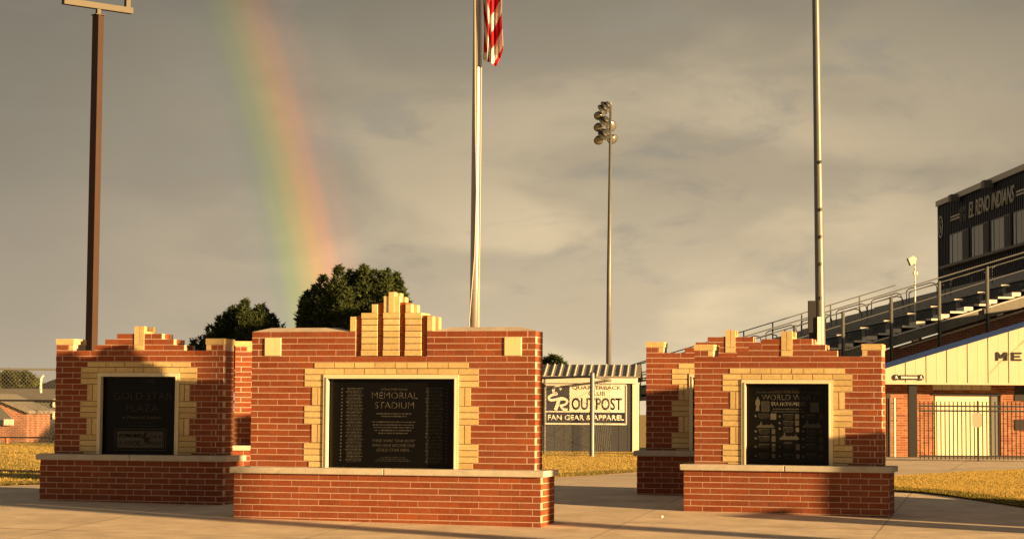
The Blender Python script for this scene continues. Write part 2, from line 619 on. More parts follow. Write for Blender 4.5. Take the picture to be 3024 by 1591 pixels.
def grass(name, poly, count, hmin, hmax, mats, label, green_edge=0.0, gmix=0.05):
    xs = [p[0] for p in poly]
    ys = [p[1] for p in poly]
    V, Fc, mi = [], [], []
    rnd = random.Random(len(name) * 31)
    n = 0
    while n < count:
        # more blades towards the camera
        t = rnd.random() ** 1.6
        y = min(ys) + (max(ys) - min(ys)) * t
        x = rnd.uniform(min(xs), max(xs))
        if abs(x) > 0.27 * y + 1.0 or not inside((x, y), poly):
            continue
        n += 1
        h = rnd.uniform(hmin, hmax) * (1.25 if rnd.random() < 0.12 else 1.0)
        w = rnd.uniform(0.007, 0.016)
        a = rnd.uniform(0, math.pi)
        dx, dy = math.cos(a) * w, math.sin(a) * w
        lx, ly = rnd.uniform(-0.03, 0.03), rnd.uniform(-0.03, 0.03)
        z = gz(y) + 0.03
        o = len(V)
        V += [(x - dx, y - dy, z), (x + dx, y + dy, z), (x + lx, y + ly, z + h)]
        Fc.append((o, o + 1, o + 2))
        edge = 1 if green_edge and not inside((x + (0 if x < 0 else 0), y - green_edge), poly) else 0
        if edge and rnd.random() < 0.8:
            mi.append(1)
        else:
            mi.append(1 if rnd.random() < gmix + gmix * 2.0 * (math.sin(x * 1.7 + y * 0.6) > 0.4) else 0)
    me = bpy.data.meshes.new(name)
    me.from_pydata(V, [], Fc)
    for m in mats:
        me.materials.append(MATS[m])
    me.polygons.foreach_set('material_index', mi)
    o = bpy.data.objects.new(name, me)
    col.objects.link(o)
    tag(o, label, 'grass')
    return stuff(o)


grass('lawn_grass', LAWNS['lawn_west'], 110000, 0.02, 0.045, ['grass_blade', 'grass_green'], 'yellow green grass behind the leftmost brick monument, up to the fence', 1.3, 0.16)
grass('lawn_grass', LAWNS['lawn_middle'], 80000, 0.02, 0.042, ['grass_blade', 'grass_green'], 'dry yellow grass in front of the grey shed with the sign', 1.4)
grass('lawn_grass', LAWNS['lawn_east'], 130000, 0.018, 0.04, ['grass_blade', 'grass_green'], 'straw yellow grass between two concrete walks, right of the monuments', 1.5)

# ------------------------------------------------------------------ brick monuments
B, C = 0.254, 0.0762
J = 0.0116                    # mortar joint
BW = 0.088                    # brick width
S0 = 0.21                     # setback of the wall from the base front


class Monument:
    def __init__(self, name, loc, yaw, label, wb, wu, top, depth, base_depth, singles_back=False, detail=True):
        self.o = empty(name, loc, -yaw, label, 'monument', 'brick memorial monuments on the plaza')
        self.wb, self.wu, self.T, self.d, self.D = wb, wu, top, depth, base_depth
        self.rest = MB()
        self.n = 0
        self.rnd = random.Random(name + label)

    def brick(self, x0, x1, y0, y1, z0, z1, kind='brick', single=True):
        if x1 - x0 < 0.012 or z1 - z0 < 0.01:
            return
        r = self.rnd
        if kind == 'brick' and (not single or self.n >= 300):
            j = r.uniform(-0.0012, 0.0012)
            self.rest.box(x0, x1, y0 + j, y1 + j, z0, z1)
            return
        if kind == 'brick':
            self.n += 1
        j = r.uniform(-0.0012, 0.0012)
        mat = 'red_brick' if kind == 'brick' else 'tan_brick'
        # face-fixed tiny unevenness
        o = box_part(kind, mat, self.o, x0, x1, y0 + j, y1 + j, z0, z1, (r.uniform(-0.004, 0.004), 0, r.uniform(-0.002, 0.002)))
        o.location.z += r.uniform(-0.0008, 0.0008)

    def row(self, xa, xb, y0, z0, z1, phase, cuts=(), single=True, depth=BW, y_in=True):
        """fill xa..xb with stretchers on the bond grid; cuts = intervals left free"""
        segs = [(xa, xb)]
        for ca_, cb_ in cuts:
            ns = []
            for a, b in segs:
                if cb_ <= a or ca_ >= b:
                    ns.append((a, b))
                else:
                    if ca_ > a:
                        ns.append((a, ca_))
                    if cb_ < b:
                        ns.append((cb_, b))
            segs = ns
        for a, b in segs:
            g = math.floor((a - phase) / B) * B + phase
            x = a
            while x < b - 0.012:
                nx = g + B
                while nx <= x + 0.045:
                    nx += B
                if nx > b - 0.045:
                    nx = b
                self.brick(x + J / 2, nx - J / 2, y0, y0 + depth, z0 + J / 2, z1 - J / 2, single=single)
                x = nx
                g = nx - B if False else g + B
                while g + B <= x + 0.01:
                    g += B

    def courses(self, w, y0, dep, zs, cuts=lambda k: (), side_single=True):
        """four faces of a block: zs = [(z0,z1,parity,key)]"""
        h = w / 2
        y1 = y0 + dep
        bw = BW + J
        for z0, z1, par, key in zs:
            cc = cuts(key)
            # par 0: front stretcher at the left corner, header at the right corner
            lh, rh = (0, 1) if par == 0 else (1, 0)
            xa = -h + (bw if lh else 0)
            xb = h - (bw if rh else 0)
            self.row(xa - (J / 2 if not lh else 0) * 0, xb, y0, z0, z1, xa, cc)
            # corner bricks that run along the sides
            for head, sx in ((lh, -1), (rh, 1)):
                x0_, x1_ = (-h, -h + BW) if sx < 0 else (h - BW, h)
                single = side_single and sx > 0
                if head:
                    self.brick(x0_, x1_, y0, min(y0 + B - J, y1), z0 + J / 2, z1 - J / 2, single=True)
                    ys = y0 + B
                else:
                    ys = y0 + BW + J
                while ys < y1 - 0.03:
                    ye = min(ys + B - J, y1)
                    if y1 - ye < 0.05:
                        ye = y1
                    self.brick(x0_, x1_, ys, ye, z0 + J / 2, z1 - J / 2, single=single)
                    ys = ye + J
            # the back
            self.row(-h + bw, h - bw, y1 - BW, z0, z1, -h + (0 if par else B / 2), (), single=False)

    def sill(self, z0, z1):
        h = self.wb / 2 + 0.045
        for a, b in ((-h, -0.003), (0.003, h)):
            bm = bmesh.new()
            bmesh.ops.create_cube(bm, size=1.0)
            for v in bm.verts:
                v.co = (a if v.co.x < 0 else b, -0.045 if v.co.y < 0 else self.D + 0.045, z0 if v.co.z < 0 else z1)
            bmesh.ops.bevel(bm, geom=bm.edges[:], offset=0.010, segments=2, affect='EDGES', profile=0.6)
            me = bpy.data.meshes.new('sill_slab')
            bm.to_mesh(me)
            bm.free()
            me.materials.append(MATS['limestone'])
            o = bpy.data.objects.new('sill_slab', me)
            col.objects.link(o)
            o.parent = self.o

    def frame_and_plaque(self, half, zb, zt, rec=0.08):
        y = S0
        fw = 0.050
        mb = MB()
        f = 0.018
        mb.prism([(-half, zb), (-half + fw, zb), (-half + fw, zt - fw), (-half, zt)], y - f, y + 0.06)
        mb.prism([(half - fw, zb), (half, zb), (half, zt), (half - fw, zt - fw)], y - f, y + 0.06)
        mb.prism([(-half + fw, zt - fw), (half - fw, zt - fw), (half, zt), (-half, zt)], y - f, y + 0.06)
        # a raised inner bead, so that the trim catches a line of light
        g = 0.014
        mb.box(-half + fw - g, -half + fw, y - f - 0.008, y - f, zb, zt - fw)
        mb.box(half - fw, half - fw + g, y - f - 0.008, y - f, zb, zt - fw)
        mb.box(-half + fw - g, half - fw + g, y - f - 0.008, y - f, zt - fw + 0.001, zt - fw + g)
        mb.build('frame', 'cream_frame', self.o)
        self.pl = MB().box(-half + 0.02, half - 0.02, y + rec, y + rec + 0.04, zb, zt - 0.02).build('plaque', 'granite', self.o)
        self.pl_rect = (-half + fw, half - fw, zb, zt - fw, y + rec)

    def core(self, half, zb, zt, crest=None):
        """mortar bed: recessed behind the brick faces"""
        r = 0.0028
        h = self.wu / 2
        y0, y1 = S0, S0 + self.d
        top = self.T * C
        mb = MB()
        mb.box(-self.wb / 2 + r, self.wb / 2 - r, r, self.D - r, -0.15, 8 * C)
        mb.box(-h + r, -half, y0 + r, y1 - r, 9 * C, top - 0.004)
        mb.box(half, h - r, y0 + r, y1 - r, 9 * C, top - 0.004)
        if crest:
            mb.box(-half, half, y0 + r, y1 - r, zt, crest[1] - 0.004)
            mb.box(-half, -crest[0], y0 + r, y1 - r, crest[1] - 0.004, top - 0.004)
            mb.box(crest[0], half, y0 + r, y1 - r, crest[1] - 0.004, top - 0.004)
        else:
            mb.box(-half, half, y0 + r, y1 - r, zt, top - 0.004)
        mb.box(-half, half, y0 + 0.13, y1 - r, 9 * C, zt)
        mb.build('mortar', 'mortar', self.o)

    def tan_surround(self, half, out_h, out_s, zt, groups, lint):
        """tan quoins and flat arch; groups = [(z0,z1,'H'|'S'|'B')]"""
        y = S0 - 0.006
        # dark joint bed behind the tan pieces
        bed = MB()
        for z0, z1, k in groups:
            for s in (-1, 1):
                o_ = out_s if k == 'S' else out_h
                if k == 'B':
                    o_ = half + 0.185
                a, b = sorted((s * half, s * o_))
                bed.box(a + 0.002, b - 0.002, S0 + 0.002, S0 + 0.02, z0, z1)
                if k in 'HB':
                    n = max(1, round((z1 - z0) / C))
                    hh = (z1 - z0) / n
                    for q in range(n):
                        self.brick(a + 0.003, b - 0.003, y, y + BW, z0 + q * hh + 0.0055, z0 + (q + 1) * hh - 0.0055, 'tan_brick')
                else:
                    wdt = (b - a) / 2
                    for q in range(2):
                        self.brick(a + q * wdt + 0.0055, a + (q + 1) * wdt - 0.0055, y, y + BW, z0 + 0.004, z1 - 0.004, 'tan_brick')
        for z0, z1, hw in lint:
            n = round(2 * hw / B)
            bed.box(-hw + 0.002, hw - 0.002, S0 + 0.002, S0 + 0.02, z0, z1)
            xs = [-hw]
            short = n // 2
            step = (2 * hw - 0.15) / (n - 1) if n > 3 else 2 * hw / n
            for q in range(n):
                xs.append(xs[-1] + (0.15 if q == short and n > 3 else step))
            xs[-1] = hw
            for a, b in zip(xs, xs[1:]):
                self.brick(a + 0.005, b - 0.005, y, y + BW, z0 + 0.0055, z1 - 0.0055, 'tan_brick')
        bed.build('dark_joint', 'tan_joint', self.o)

    def finish(self):
        if self.rest.v:
            o = self.rest.build('brick_courses', 'red_brick', self.o)
            stuff(o)

    # ---- engraving helpers, in fractions of the plaque's visible rectangle
    def fr(self, fx, fz):
        a, b, z0, z1, y = self.pl_rect
        return a + (b - a) * fx, z1 - (z1 - z0) * fz

    def engrave(self, s, fx0, fx1, fy0, fy1, mat='engraving', **kw):
        x0, zt = self.fr(fx0, fy0)
        x1, zb = self.fr(fx1, fy1)
        return text_part(s, mat, self.o, x0, x1, zb, zt, self.pl_rect[4], thick=0.0015, **kw)

    def scribble(self, rows, mat='engraving', ragged=0.25, seed=1, name='small_lettering'):
        """lines of print too small to read: short strokes in words; rows = [(fx0,fx1,fy,height)]"""
        r = random.Random(seed)
        mb = MB()
        y = self.pl_rect[4]
        for fx0, fx1, fy, hh in rows:
            x = fx0
            while x < fx1:
                wlen = r.uniform(0.010, 0.030)
                e = min(x + wlen, fx1)
                hj = hh * r.uniform(0.55, 1.0)
                xa, za = self.fr(x, fy - hj / 2)
                xb, zb = self.fr(e, fy + hj / 2)
                mb.box(xa, xb, y - 0.0012, y, zb, za)
                x = e + r.uniform(0.003, 0.008)
        return stuff(mb.build(name, mat, self.o))

    def stars(self, pts, rad, mat='engraving_pale'):
        y = self.pl_rect[4]
        for fx, fy in pts:
            x, z = self.fr(fx, fy)
            MB().prism(star_pts(x, z, rad), y - 0.0018, y).build('star', mat, self.o)

    def shape(self, pts, mat, name, thick=0.0012):
        y = self.pl_rect[4]
        q = [self.fr(*p) for p in pts]
        ar = sum(a[0] * b[1] - b[0] * a[1] for a, b in zip(q, q[1:] + q[:1]))
        if ar < 0:
            q = q[::-1]
        return MB().prism(q, y - thick, y).build(name, mat, self.o)


def corner_caps(m):
    """tan cap blocks on the two shoulders"""
    T, h = m.T, m.wu / 2
    y0, y1 = S0, S0 + m.d
    for s in (-1, 1):
        x_out, x_in = s * h, s * (h - B)
        a, b = sorted((x_out, x_in))
        m.brick(a - 0.004, b + 0.006, y0 - 0.006, y1 + 0.006, (T + 1) * C + 0.003, (T + 2) * C + 0.004, 'tan_brick')
        core = MB().box(a + 0.0028, b - 0.0028, y0 + 0.0028, y1 - 0.0028, T * C - 0.004, (T + 1) * C + 0.004).build('mortar', 'mortar', m.o)
        # course below the cap: two red ends and a tan header towards the middle
        zz0, zz1 = T * C + J / 2, (T + 1) * C - J / 2
        cut = [h, h - 0.085, h - 0.178, h - B]
        for i, k in enumerate(('brick', 'brick', 'tan_brick')):
            p, q = sorted((s * cut[i], s * cut[i + 1]))
            for ya, yb in ((y0, y0 + 0.085), (y0 + 0.095, y1 - 0.095), (y1 - 0.085, y1)):
                if i == 1 and ya == y0 + 0.095:
                    continue
                m.brick(p + J / 2, q - J / 2, ya, yb, zz0, zz1, k)


def pediment(m):
    """stepped courses with a tan soldier in the middle"""
    T = m.T
    y0, y1 = S0, S0 + m.d
    for r, hw in enumerate((2.58, 1.98, 1.30)):
        hw *= B
        z0, z1 = (T + r) * C, (T + r + 1) * C
        MB().box(-hw + 0.0028, hw - 0.0028, y0 + 0.0028, y1 - 0.0028, z0 - 0.004, z1 - 0.004).build('mortar', 'mortar', m.o)
        mid = 0.073
        m.row(-hw, hw, y0, z0, z1, -hw + (0.0 if r % 2 == 0 else B * 0.72), ((-mid, mid),))
        m.row(-hw, hw, y1 - BW, z0, z1, -hw + (0.0 if r % 2 == 0 else B * 0.5), ((-mid, mid),), single=False)
        for s in (-1, 1):
            a, b = sorted((s * hw, s * (hw - BW)))
            m.brick(a, b, y0 + BW + J, y1 - BW - J, z0 + J / 2, z1 - J / 2)
    y = y0 - 0.008
    for yy in (y, y1 - BW + 0.008):
        m.brick(-0.070, 0.070, yy, yy + BW, T * C + 0.004, (T + 1) * C - 0.004, 'tan_brick')
        for a, b in ((-0.070, -0.003), (0.003, 0.070)):
            m.brick(a, b, yy, yy + BW, (T + 1) * C + 0.002, (T + 4.25) * C, 'tan_brick')
    m.brick(-0.066, 0.066, y0 + 0.09, y1 - 0.09, (T + 2.9) * C, (T + 3.35) * C, 'tan_brick')


def side_monument(loc, yaw, label, plaque=True):
    T = 27.45
    m = Monument('brick_monument', loc, yaw, label, 10 * B + BW + J, 2.44, T, 0.385, 0.69)
    base = [((k) * C, (k + 1) * C, (k + 1) % 2, k) for k in range(-1, 8)]
    m.courses(m.wb, 0.0, m.D, base)
    m.sill(8 * C + 0.001, 9 * C)
    half = 2.33 * B
    zt = (T - 4) * C
    oh, os_ = 3.32 * B, 2.94 * B
    groups = [((T - 6) * C, (T - 3) * C, 'H'), ((T - 9) * C, (T - 6) * C, 'S'), ((T - 12) * C, (T - 9) * C, 'H'), ((T - 15) * C, (T - 12) * C, 'S'),
              ((T - 18) * C, (T - 15) * C, 'H'), (9 * C + 0.002, (T - 18) * C, 'B')]
    lint = [((T - 3) * C, (T - 2) * C, 2.95 * B), ((T - 4) * C, (T - 3) * C, half)]
    m.core(half, 9 * C, zt)

    def cuts(key):
        k = key            # course index from the top, 1 = first full course
        if k <= 2:
            return ()
        if k == 3:
            return ((-2.95 * B, 2.95 * B),)
        q = k - 4
        if k <= 18:
            o_ = oh if (q // 3) % 2 == 0 else os_
            if (k - 4) // 3 in (0, 2, 4):
                o_ = oh
            return ((-o_, o_),)
        return ((-half - 0.185, half + 0.185),)

    rows = []
    for k in range(1, 19):
        rows.append(((T - k) * C, (T - k + 1) * C, k % 2 if False else (k + 1) % 2, k))
    rows.append((9 * C + 0.001, (T - 18) * C, 0, 19))
    m.courses(m.wu, S0, m.d, rows, cuts)
    m.tan_surround(half, oh, os_, zt, groups, lint)
    m.frame_and_plaque(half, 9 * C + 0.001, zt)
    corner_caps(m)
    pediment(m)
    return m


def main_monument():
    T = 31.0
    m = Monument('brick_monument', (-1.531, 24.983, -0.022), R(14.65), 'widest brick monument with stepped tan crest and plaque lettered memorial stadium, in front', 15 * B + BW + J, 14 * B + BW + J, T, 0.36, 0.69)
    half = 3.42 * B
    zt = 24 * C
    oh, os_ = 4.41 * B, 4.03 * B
    m.core(half, 9 * C, zt, (1.81 * B, 27 * C))
    groups = [(22 * C, 25 * C, 'H'), (19 * C, 22 * C, 'S'), (16 * C, 19 * C, 'H'), (13 * C, 16 * C, 'S'), (10 * C, 13 * C, 'H'), (9 * C + 0.002, 10 * C, 'B')]
    lint = [(25 * C, 26 * C, 3.92 * B), (24 * C, 25 * C, half)]
    CR = 1.81 * B
    bx0, bx1 = 5.65 * B, 6.53 * B

    def cuts(w):
        out = []
        if w >= 27:
            out.append((-CR, CR))
        if 27 <= w < 30:
            out += [(-bx1, -bx0), (bx0, bx1)]
        if w == 25:
            out.append((-3.92 * B, 3.92 * B))
        if w <= 24:
            if w in (22, 23, 24, 16, 17, 18, 10, 11, 12):
                o_ = oh
            elif w == 9:
                o_ = half + 0.185
            else:
                o_ = os_
            out.append((-o_, o_))
        return tuple(out)

    m.courses(m.wu, S0, m.d, [(w * C, (w + 1) * C, w % 2, w) for w in range(9, 31)], cuts, side_single=False)
    m.courses(m.wb, 0.0, m.D, [(k * C, (k + 1) * C, k % 2, k) for k in range(-1, 8)], side_single=False)
    m.sill(8 * C + 0.001, 9 * C)
    m.tan_surround(half, oh, os_, zt, groups, lint)
    m.frame_and_plaque(half, 9 * C + 0.001, zt)
    y0, y1 = S0, S0 + m.d
    # square cream blocks near the shoulders
    for s in (-1, 1):
        a, b = sorted((s * bx0, s * bx1))
        bm = bmesh.new()
        bmesh.ops.create_cube(bm, size=1.0)
        for v in bm.verts:
            v.co = (a + 0.004 if v.co.x < 0 else b - 0.004, y0 - 0.012 if v.co.y < 0 else y0 + 0.08, 27 * C + 0.003 if v.co.z < 0 else 30 * C - 0.003)
        bmesh.ops.bevel(bm, geom=bm.edges[:], offset=0.006, segments=1, affect='EDGES')
        me = bpy.data.meshes.new('cream_block')
        bm.to_mesh(me)
        bm.free()
        me.materials.append(MATS['cream_block'])
        o = bpy.data.objects.new('cream_block', me)
        col.objects.link(o)
        o.parent = m.o
    # sloped mortar wash on the wall top, either side of the crest
    for s in (-1, 1):
        xo, xi = s * (m.wu / 2 - 0.004), s * (2.1 * B)
        rise = 0.052
        xo2, xi2 = s * (m.wu / 2 - 0.22), s * (2.1 * B + 0.22)
        yb0, yb1, ym0, ym1 = y0 + 0.004, y1 - 0.004, y0 + 0.10, y1 - 0.10
        z0 = T * C - 0.003
        mb = MB()
        bot = [(xo, yb0, z0), (xi, yb0, z0), (xi, yb1, z0), (xo, yb1, z0)]
        topv = [(xo2, ym0, z0 + rise), (xi2, ym0, z0 + rise), (xi2, ym1, z0 + rise), (xo2, ym1, z0 + rise)]
        o_ = len(mb.v)
        mb.v += bot + topv
        for q in ((0, 1, 5, 4), (1, 2, 6, 5), (2, 3, 7, 6), (3, 0, 4, 7), (4, 5, 6, 7), (3, 2, 1, 0)):
            mb.f.append(q)
            mb.mi.append(0)
        mb.build('mortar_cap', 'cap_mortar', m.o)
    # the crest: tan piers between dark soldier strips
    ys, ye = y0 - 0.004, y1
    core = MB()
    core.box(-0.69 * B, 0.69 * B, y0 + 0.045, y1 - 0.02, 27 * C, 35.4 * C)
    core.box(-1.81 * B + 0.01, 1.81 * B - 0.01, y0 + 0.045, y1 - 0.02, 27 * C, 33.4 * C)
    core.build('mortar', 'tan_joint', m.o)

    def pier(xa, xb, top):
        n = round(top - 27)
        for q in range(n):
            cap = q in (0, n - 1)
            e = 0.004 if cap else 0.0
            m.brick(xa + 0.004 - e, xb - 0.004 + e, ys - 0.002 - e, ye, (27 + q) * C + 0.004, (28 + q) * C - 0.004, 'tan_brick')
    pier(-0.41 * B, 0.41 * B, 34)
    for s in (-1, 1):
        a, b = sorted((s * 0.70 * B, s * 1.52 * B))
        pier(a, b, 34)
        # dark soldiers
        for xa, xb, tops in ((0.41, 0.70, (30.3, 33.6, 35.7)), (1.52, 1.81, (30.3, 33.6))):
            p, q = sorted((s * xa * B, s * xb * B))
            zb = 27.0
            for t in tops:
                m.brick(p + 0.004, q - 0.004, y0 + 0.026, ye - 0.005, zb * C + 0.004, t * C - 0.004)
                zb = t
        # small tan soldiers on the steps
        p, q = sorted((s * 0.72 * B, s * 0.99 * B))
        m.brick(p, q, ys, ys + 0.11, 34 * C, 35.35 * C, 'tan_brick')
        m.brick(p, q, ye - 0.11, ye, 34 * C, 35.35 * C, 'tan_brick')
        p, q = sorted((s * 1.82 * B, s * 2.09 * B))
        m.brick(p, q, ys, ys + 0.11, 31.02 * C, 33.35 * C, 'tan_brick')
        m.brick(p, q, ye - 0.11, ye, 31.02 * C, 33.35 * C, 'tan_brick')
        p, q = sorted((s * 0.135 * B, s * 0.40 * B))
        m.brick(p + 0.002, q - 0.002, ys, ys + 0.12, 34 * C, 36.65 * C, 'tan_brick')
        m.brick(p + 0.002, q - 0.002, ye - 0.12, ye, 34 * C, 36.65 * C, 'tan_brick')
    m.brick(-0.133 * B, 0.133 * B, ys - 0.01, ys + 0.12, 34 * C, 37.3 * C, 'tan_brick')
    m.brick(-0.133 * B, 0.133 * B, ye - 0.12, ye, 34 * C, 37.3 * C, 'tan_brick')
    # engraving
    def X(v): return (v - 335) / 1525
    def Y(v): return (v - 160) / 1100
    m.engrave('El Reno Public Schools', X(965), X(1275), Y(272), Y(300))
    m.engrave('MEMORIAL', X(845), X(1395), Y(325), Y(405), bold=-0.008)
    m.engrave('STADIUM', X(882), X(1352), Y(446), Y(526), bold=-0.008)
    m.engrave('THESE WERE "OUR BOYS"', X(855), X(1375), Y(905), Y(938), shear=0.25)
    m.engrave('WHO HAVE BECOME OUR', X(860), X(1365), Y(962), Y(998), shear=0.25)
    m.engrave('GOLD STAR MEN.', X(912), X(1305), Y(1018), Y(1056), shear=0.25)
    m.scribble([(X(905), X(1322), Y(590), .016), (X(960), X(1268), Y(622), .016), (X(855), X(1370), Y(692), .015), (X(862), X(1362), Y(728), .015), (X(870), X(1355), Y(760), .015), (X(888), X(1332), Y(795), .015), (X(928), X(1290), Y(830), .015)], seed=3)
    m.scribble([(X(955), X(1255), Y(1128), .012), (X(918), X(1295), Y(1150), .012), (X(895), X(1315), Y(1172), .012)], 'engraving_dim', seed=4)
    rows, rows2 = [], []
    for q in range(22):
        fy = Y(285 + q * 42)
        sh = random.Random(q).uniform(-12, 12)
        rows.append((X(540 + sh), X(735 + sh), fy - .006, .013))
        rows2 += [(X(545), X(728), fy + .008, .010), (X(560), X(712), fy + .018, .008)]
        fy = Y(278 + q * 42.8)
        rows.append((X(1500 + sh), X(1695 + sh), fy - .006, .013))
        rows2 += [(X(1498), X(1700), fy + .008, .010), (X(1510), X(1690), fy + .018, .008)]
    m.scribble(rows, 'engraving', seed=5)
    m.scribble(rows2, 'engraving_dim', seed=6)
    m.stars([(X(487 - q * 0.6), Y(285 + q * 42)) for q in range(22)], 0.014)
    m.stars([(X(1745), Y(287 + q * 42.5)) for q in range(22)], 0.013, 'engraving')
    m.finish()
    return m


MM = main_monument()
ML = side_monument((-5.092, 27.58, 0.068), R(13.6), 'leftmost brick monument, largely in shade, plaque lettered gold star plaza')
MR = side_monument((3.517, 26.438, 0.012), R(16.3), 'rightmost brick monument, sunlit, plaque lettered world war I era monument')
MBR = side_monument((3.095, 29.197, 0.135), R(12.0), 'shaded brick monument half hidden behind the rightmost monument')
MBL = side_monument((-2.93, 30.85, 0.150), R(-6.0), 'brick monument almost hidden behind the widest one, a narrow strip showing left of it')

# gold star plaza plaque
m = ML
def X(v): return (v - 150) / 1130
def Y(v): return (v - 98) / 1205
m.engrave('El Reno Public Schools', X(540), X(970), Y(250), Y(285), 'engraving_dim')
m.engrave('GOLD', X(300), X(745), Y(338), Y(455), bold=-0.01)
m.engrave('STAR', X(805), X(1195), Y(338), Y(455), bold=-0.01)
m.engrave('PLAZA', X(500), X(985), Y(525), Y(640), bold=-0.01)
m.engrave('at Memorial Stadium', X(440), X(1030), Y(700), Y(750), 'engraving_pale', shear=0.15)
m.scribble([(X(505), X(950), Y(808), .016), (X(520), X(930), Y(858), .016)], 'engraving_dim', seed=9)
a, b, z0_, z1_, yy = m.pl_rect
mb = MB()
for (p, q, r_, s_, g) in ((330, 1110, 905, 1240, .006), (365, 1075, 940, 1200, .008)):
    xa, za = m.fr(X(p), Y(r_))
    xb, zb = m.fr(X(q), Y(s_))
    mb.box(xa, xb, yy - .001, yy, za - g, za).box(xa, xb, yy - .001, yy, zb, zb + g).box(xa, xa + g, yy - .001, yy, zb + g, za - g).box(xb - g, xb, yy - .001, yy, zb + g, za - g)
mb.build('engraved_border', 'engraving_pale', m.o)
xa, za = m.fr(X(378), Y(955))
xb, zb = m.fr(X(1060), Y(1190))
MB().box(xa, xb, yy - .001, yy, zb, za).build('engraved_panel', 'engraving_pale', m.o)
yy0 = m.pl_rect
m.pl_rect = (a, b, z0_, z1_, yy - 0.0011)
m.engrave('REMEMB', X(395), X(750), Y(980), Y(1040), 'granite', shear=0.2, bold=0.02)
m.engrave('THE 44', X(870), X(1045), Y(995), Y(1050), 'granite', shear=0.2)
m.engrave('& THEIR', X(400), X(630), Y(1100), Y(1150), 'granite', shear=0.1)
m.engrave('COMRADES', X(745), X(1050), Y(1100), Y(1150), 'granite', shear=0.1)
x0e, z1e = m.fr(X(750), Y(965))
x1e, z0e = m.fr(X(865), Y(1110))
er_logo('granite', m.o, x0e, x1e, z0e, z1e, yy - 0.0011)
mb = MB()
p0, p1, p2, p3 = m.fr(X(640), Y(1090)), m.fr(X(720), Y(1165)), m.fr(X(720), Y(1085)), m.fr(X(640), Y(1165))
ribbon(mb, [p0, p1], .012, yy - 0.003, yy - 0.001)
ribbon(mb, [p2, p3], .012, yy - 0.0035, yy - 0.001)
mb.build('engraved_cross', 'granite', m.o)
m.finish()

# world war I plaque
m = MR
def X(v): return (v - 115) / 1255
def Y(v): return (v - 90) / 1215
m.engrave('El Reno Public Schools', X(270), X(520), Y(207), Y(228), 'engraving')
m.engrave('GOLD STAR PLAZA', X(530), X(945), Y(195), Y(230), 'gold_letter')
m.engrave('at Memorial Stadium', X(960), X(1220), Y(207), Y(230), 'engraving')
m.engrave('WORLD WAR I', X(345), X(1145), Y(252), Y(335), bold=-0.006)
m.engrave('ERA MONUMENT', X(487), X(1005), Y(362), Y(422), 'engraving_pale', bold=0.015)
m.scribble([(X(515), X(975), Y(470), .018), (X(498), X(992), Y(508), .014)], 'engraving', seed=12)
m.shape([(X(286 + dx), Y(dy)) for dx, dy in ((-12, 300), (0, 285), (12, 300), (10, 318), (32, 345), (36, 410), (20, 415), (22, 500), (-34, 500), (-22, 415), (-38, 410), (-34, 345), (-10, 318))], 'engraving_pale', 'engraved_figure')
for (p, q, r_, s_, mt) in ((348, 455, 360, 505, 'engraving_dim'), (1078, 1208, 368, 515, 'engraving'), (478, 565, 535, 628, 'engraving_pale'), (850, 915, 540, 620, 'engraving'), (850, 915, 636, 718, 'engraving'), (860, 912, 745, 810, 'engraving_pale'),
                          (495, 550, 768, 845, 'engraving'), (495, 553, 872, 960, 'engraving'), (498, 550, 990, 1105, 'engraving_pale'), (498, 550, 1142, 1206, 'engraving_pale'), (858, 920, 990, 1082, 'engraving_pale'), (864, 914, 1145, 1212, 'engraving_pale'),
                          (1205, 1270, 545, 622, 'engraving_dim'), (1208, 1258, 765, 830, 'engraving_dim'), (1208, 1272, 882, 960, 'engraving_dim'), (1205, 1272, 990, 1082, 'engraving_dim'), (1208, 1262, 1140, 1215, 'engraving_dim')):
    m.shape([(X(p), Y(r_)), (X(q), Y(r_)), (X(q), Y(s_)), (X(p), Y(s_))], mt, 'engraved_picture', 0.001)
mb = MB()
fa = m.fr(X(342), Y(354)); fb = m.fr(X(461), Y(511)); g = .008
mb.box(fa[0], fb[0], m.pl_rect[4] - .0015, m.pl_rect[4], fa[1] - g, fa[1]).box(fa[0], fb[0], m.pl_rect[4] - .0015, m.pl_rect[4], fb[1], fb[1] + g)
mb.box(fa[0], fa[0] + g, m.pl_rect[4] - .0015, m.pl_rect[4], fb[1] + g, fa[1] - g).box(fb[0] - g, fb[0], m.pl_rect[4] - .0015, m.pl_rect[4], fb[1] + g, fa[1] - g)
mb.build('engraved_border', 'engraving', m.o)
def ship(x0, x1, yb, hh):
    L = x1 - x0
    pts = [(0, .25), (.10, .30), (.12, .45), (.2, .5), (.24, .95), (.28, 1.0), (.32, .55), (.42, .4), (.5, .5), (.56, .45), (.62, .55), (.68, .4), (.8, .55), (.84, .75), (.87, .5), (.93, .35), (1, .3), (.97, 0), (.03, 0)]
    m.shape([(X(x0 + a_ * L), Y(yb - b_ * hh)) for a_, b_ in pts], 'engraving', 'engraved_ship')
ship(262, 540, 752, 95)
ship(610, 910, 928, 112)
ship(955, 1245, 748, 125)
rows, dim = [], []
for cx0, cx1, items in ((290, 465, (545, 775, 880, 1000, 1140)), (665, 830, (548, 648, 745, 985, 1145)), (1010, 1165, (550, 790, 888, 992, 1138))):
    for y_ in items:
        rows.append((X(cx0 + 8), X(cx1 - 8), Y(y_), .014))
        for q in range(4):
            ins = (0, 0, 12, 30)[q]
            dim.append((X(cx0 + ins), X(cx1 - ins), Y(y_ + 20 + q * 16), .011))
rows += [(X(690), X(805), Y(968), .014)]
m.scribble(rows, 'engraving', seed=21)
m.scribble(dim, 'engraving_dim', seed=22)
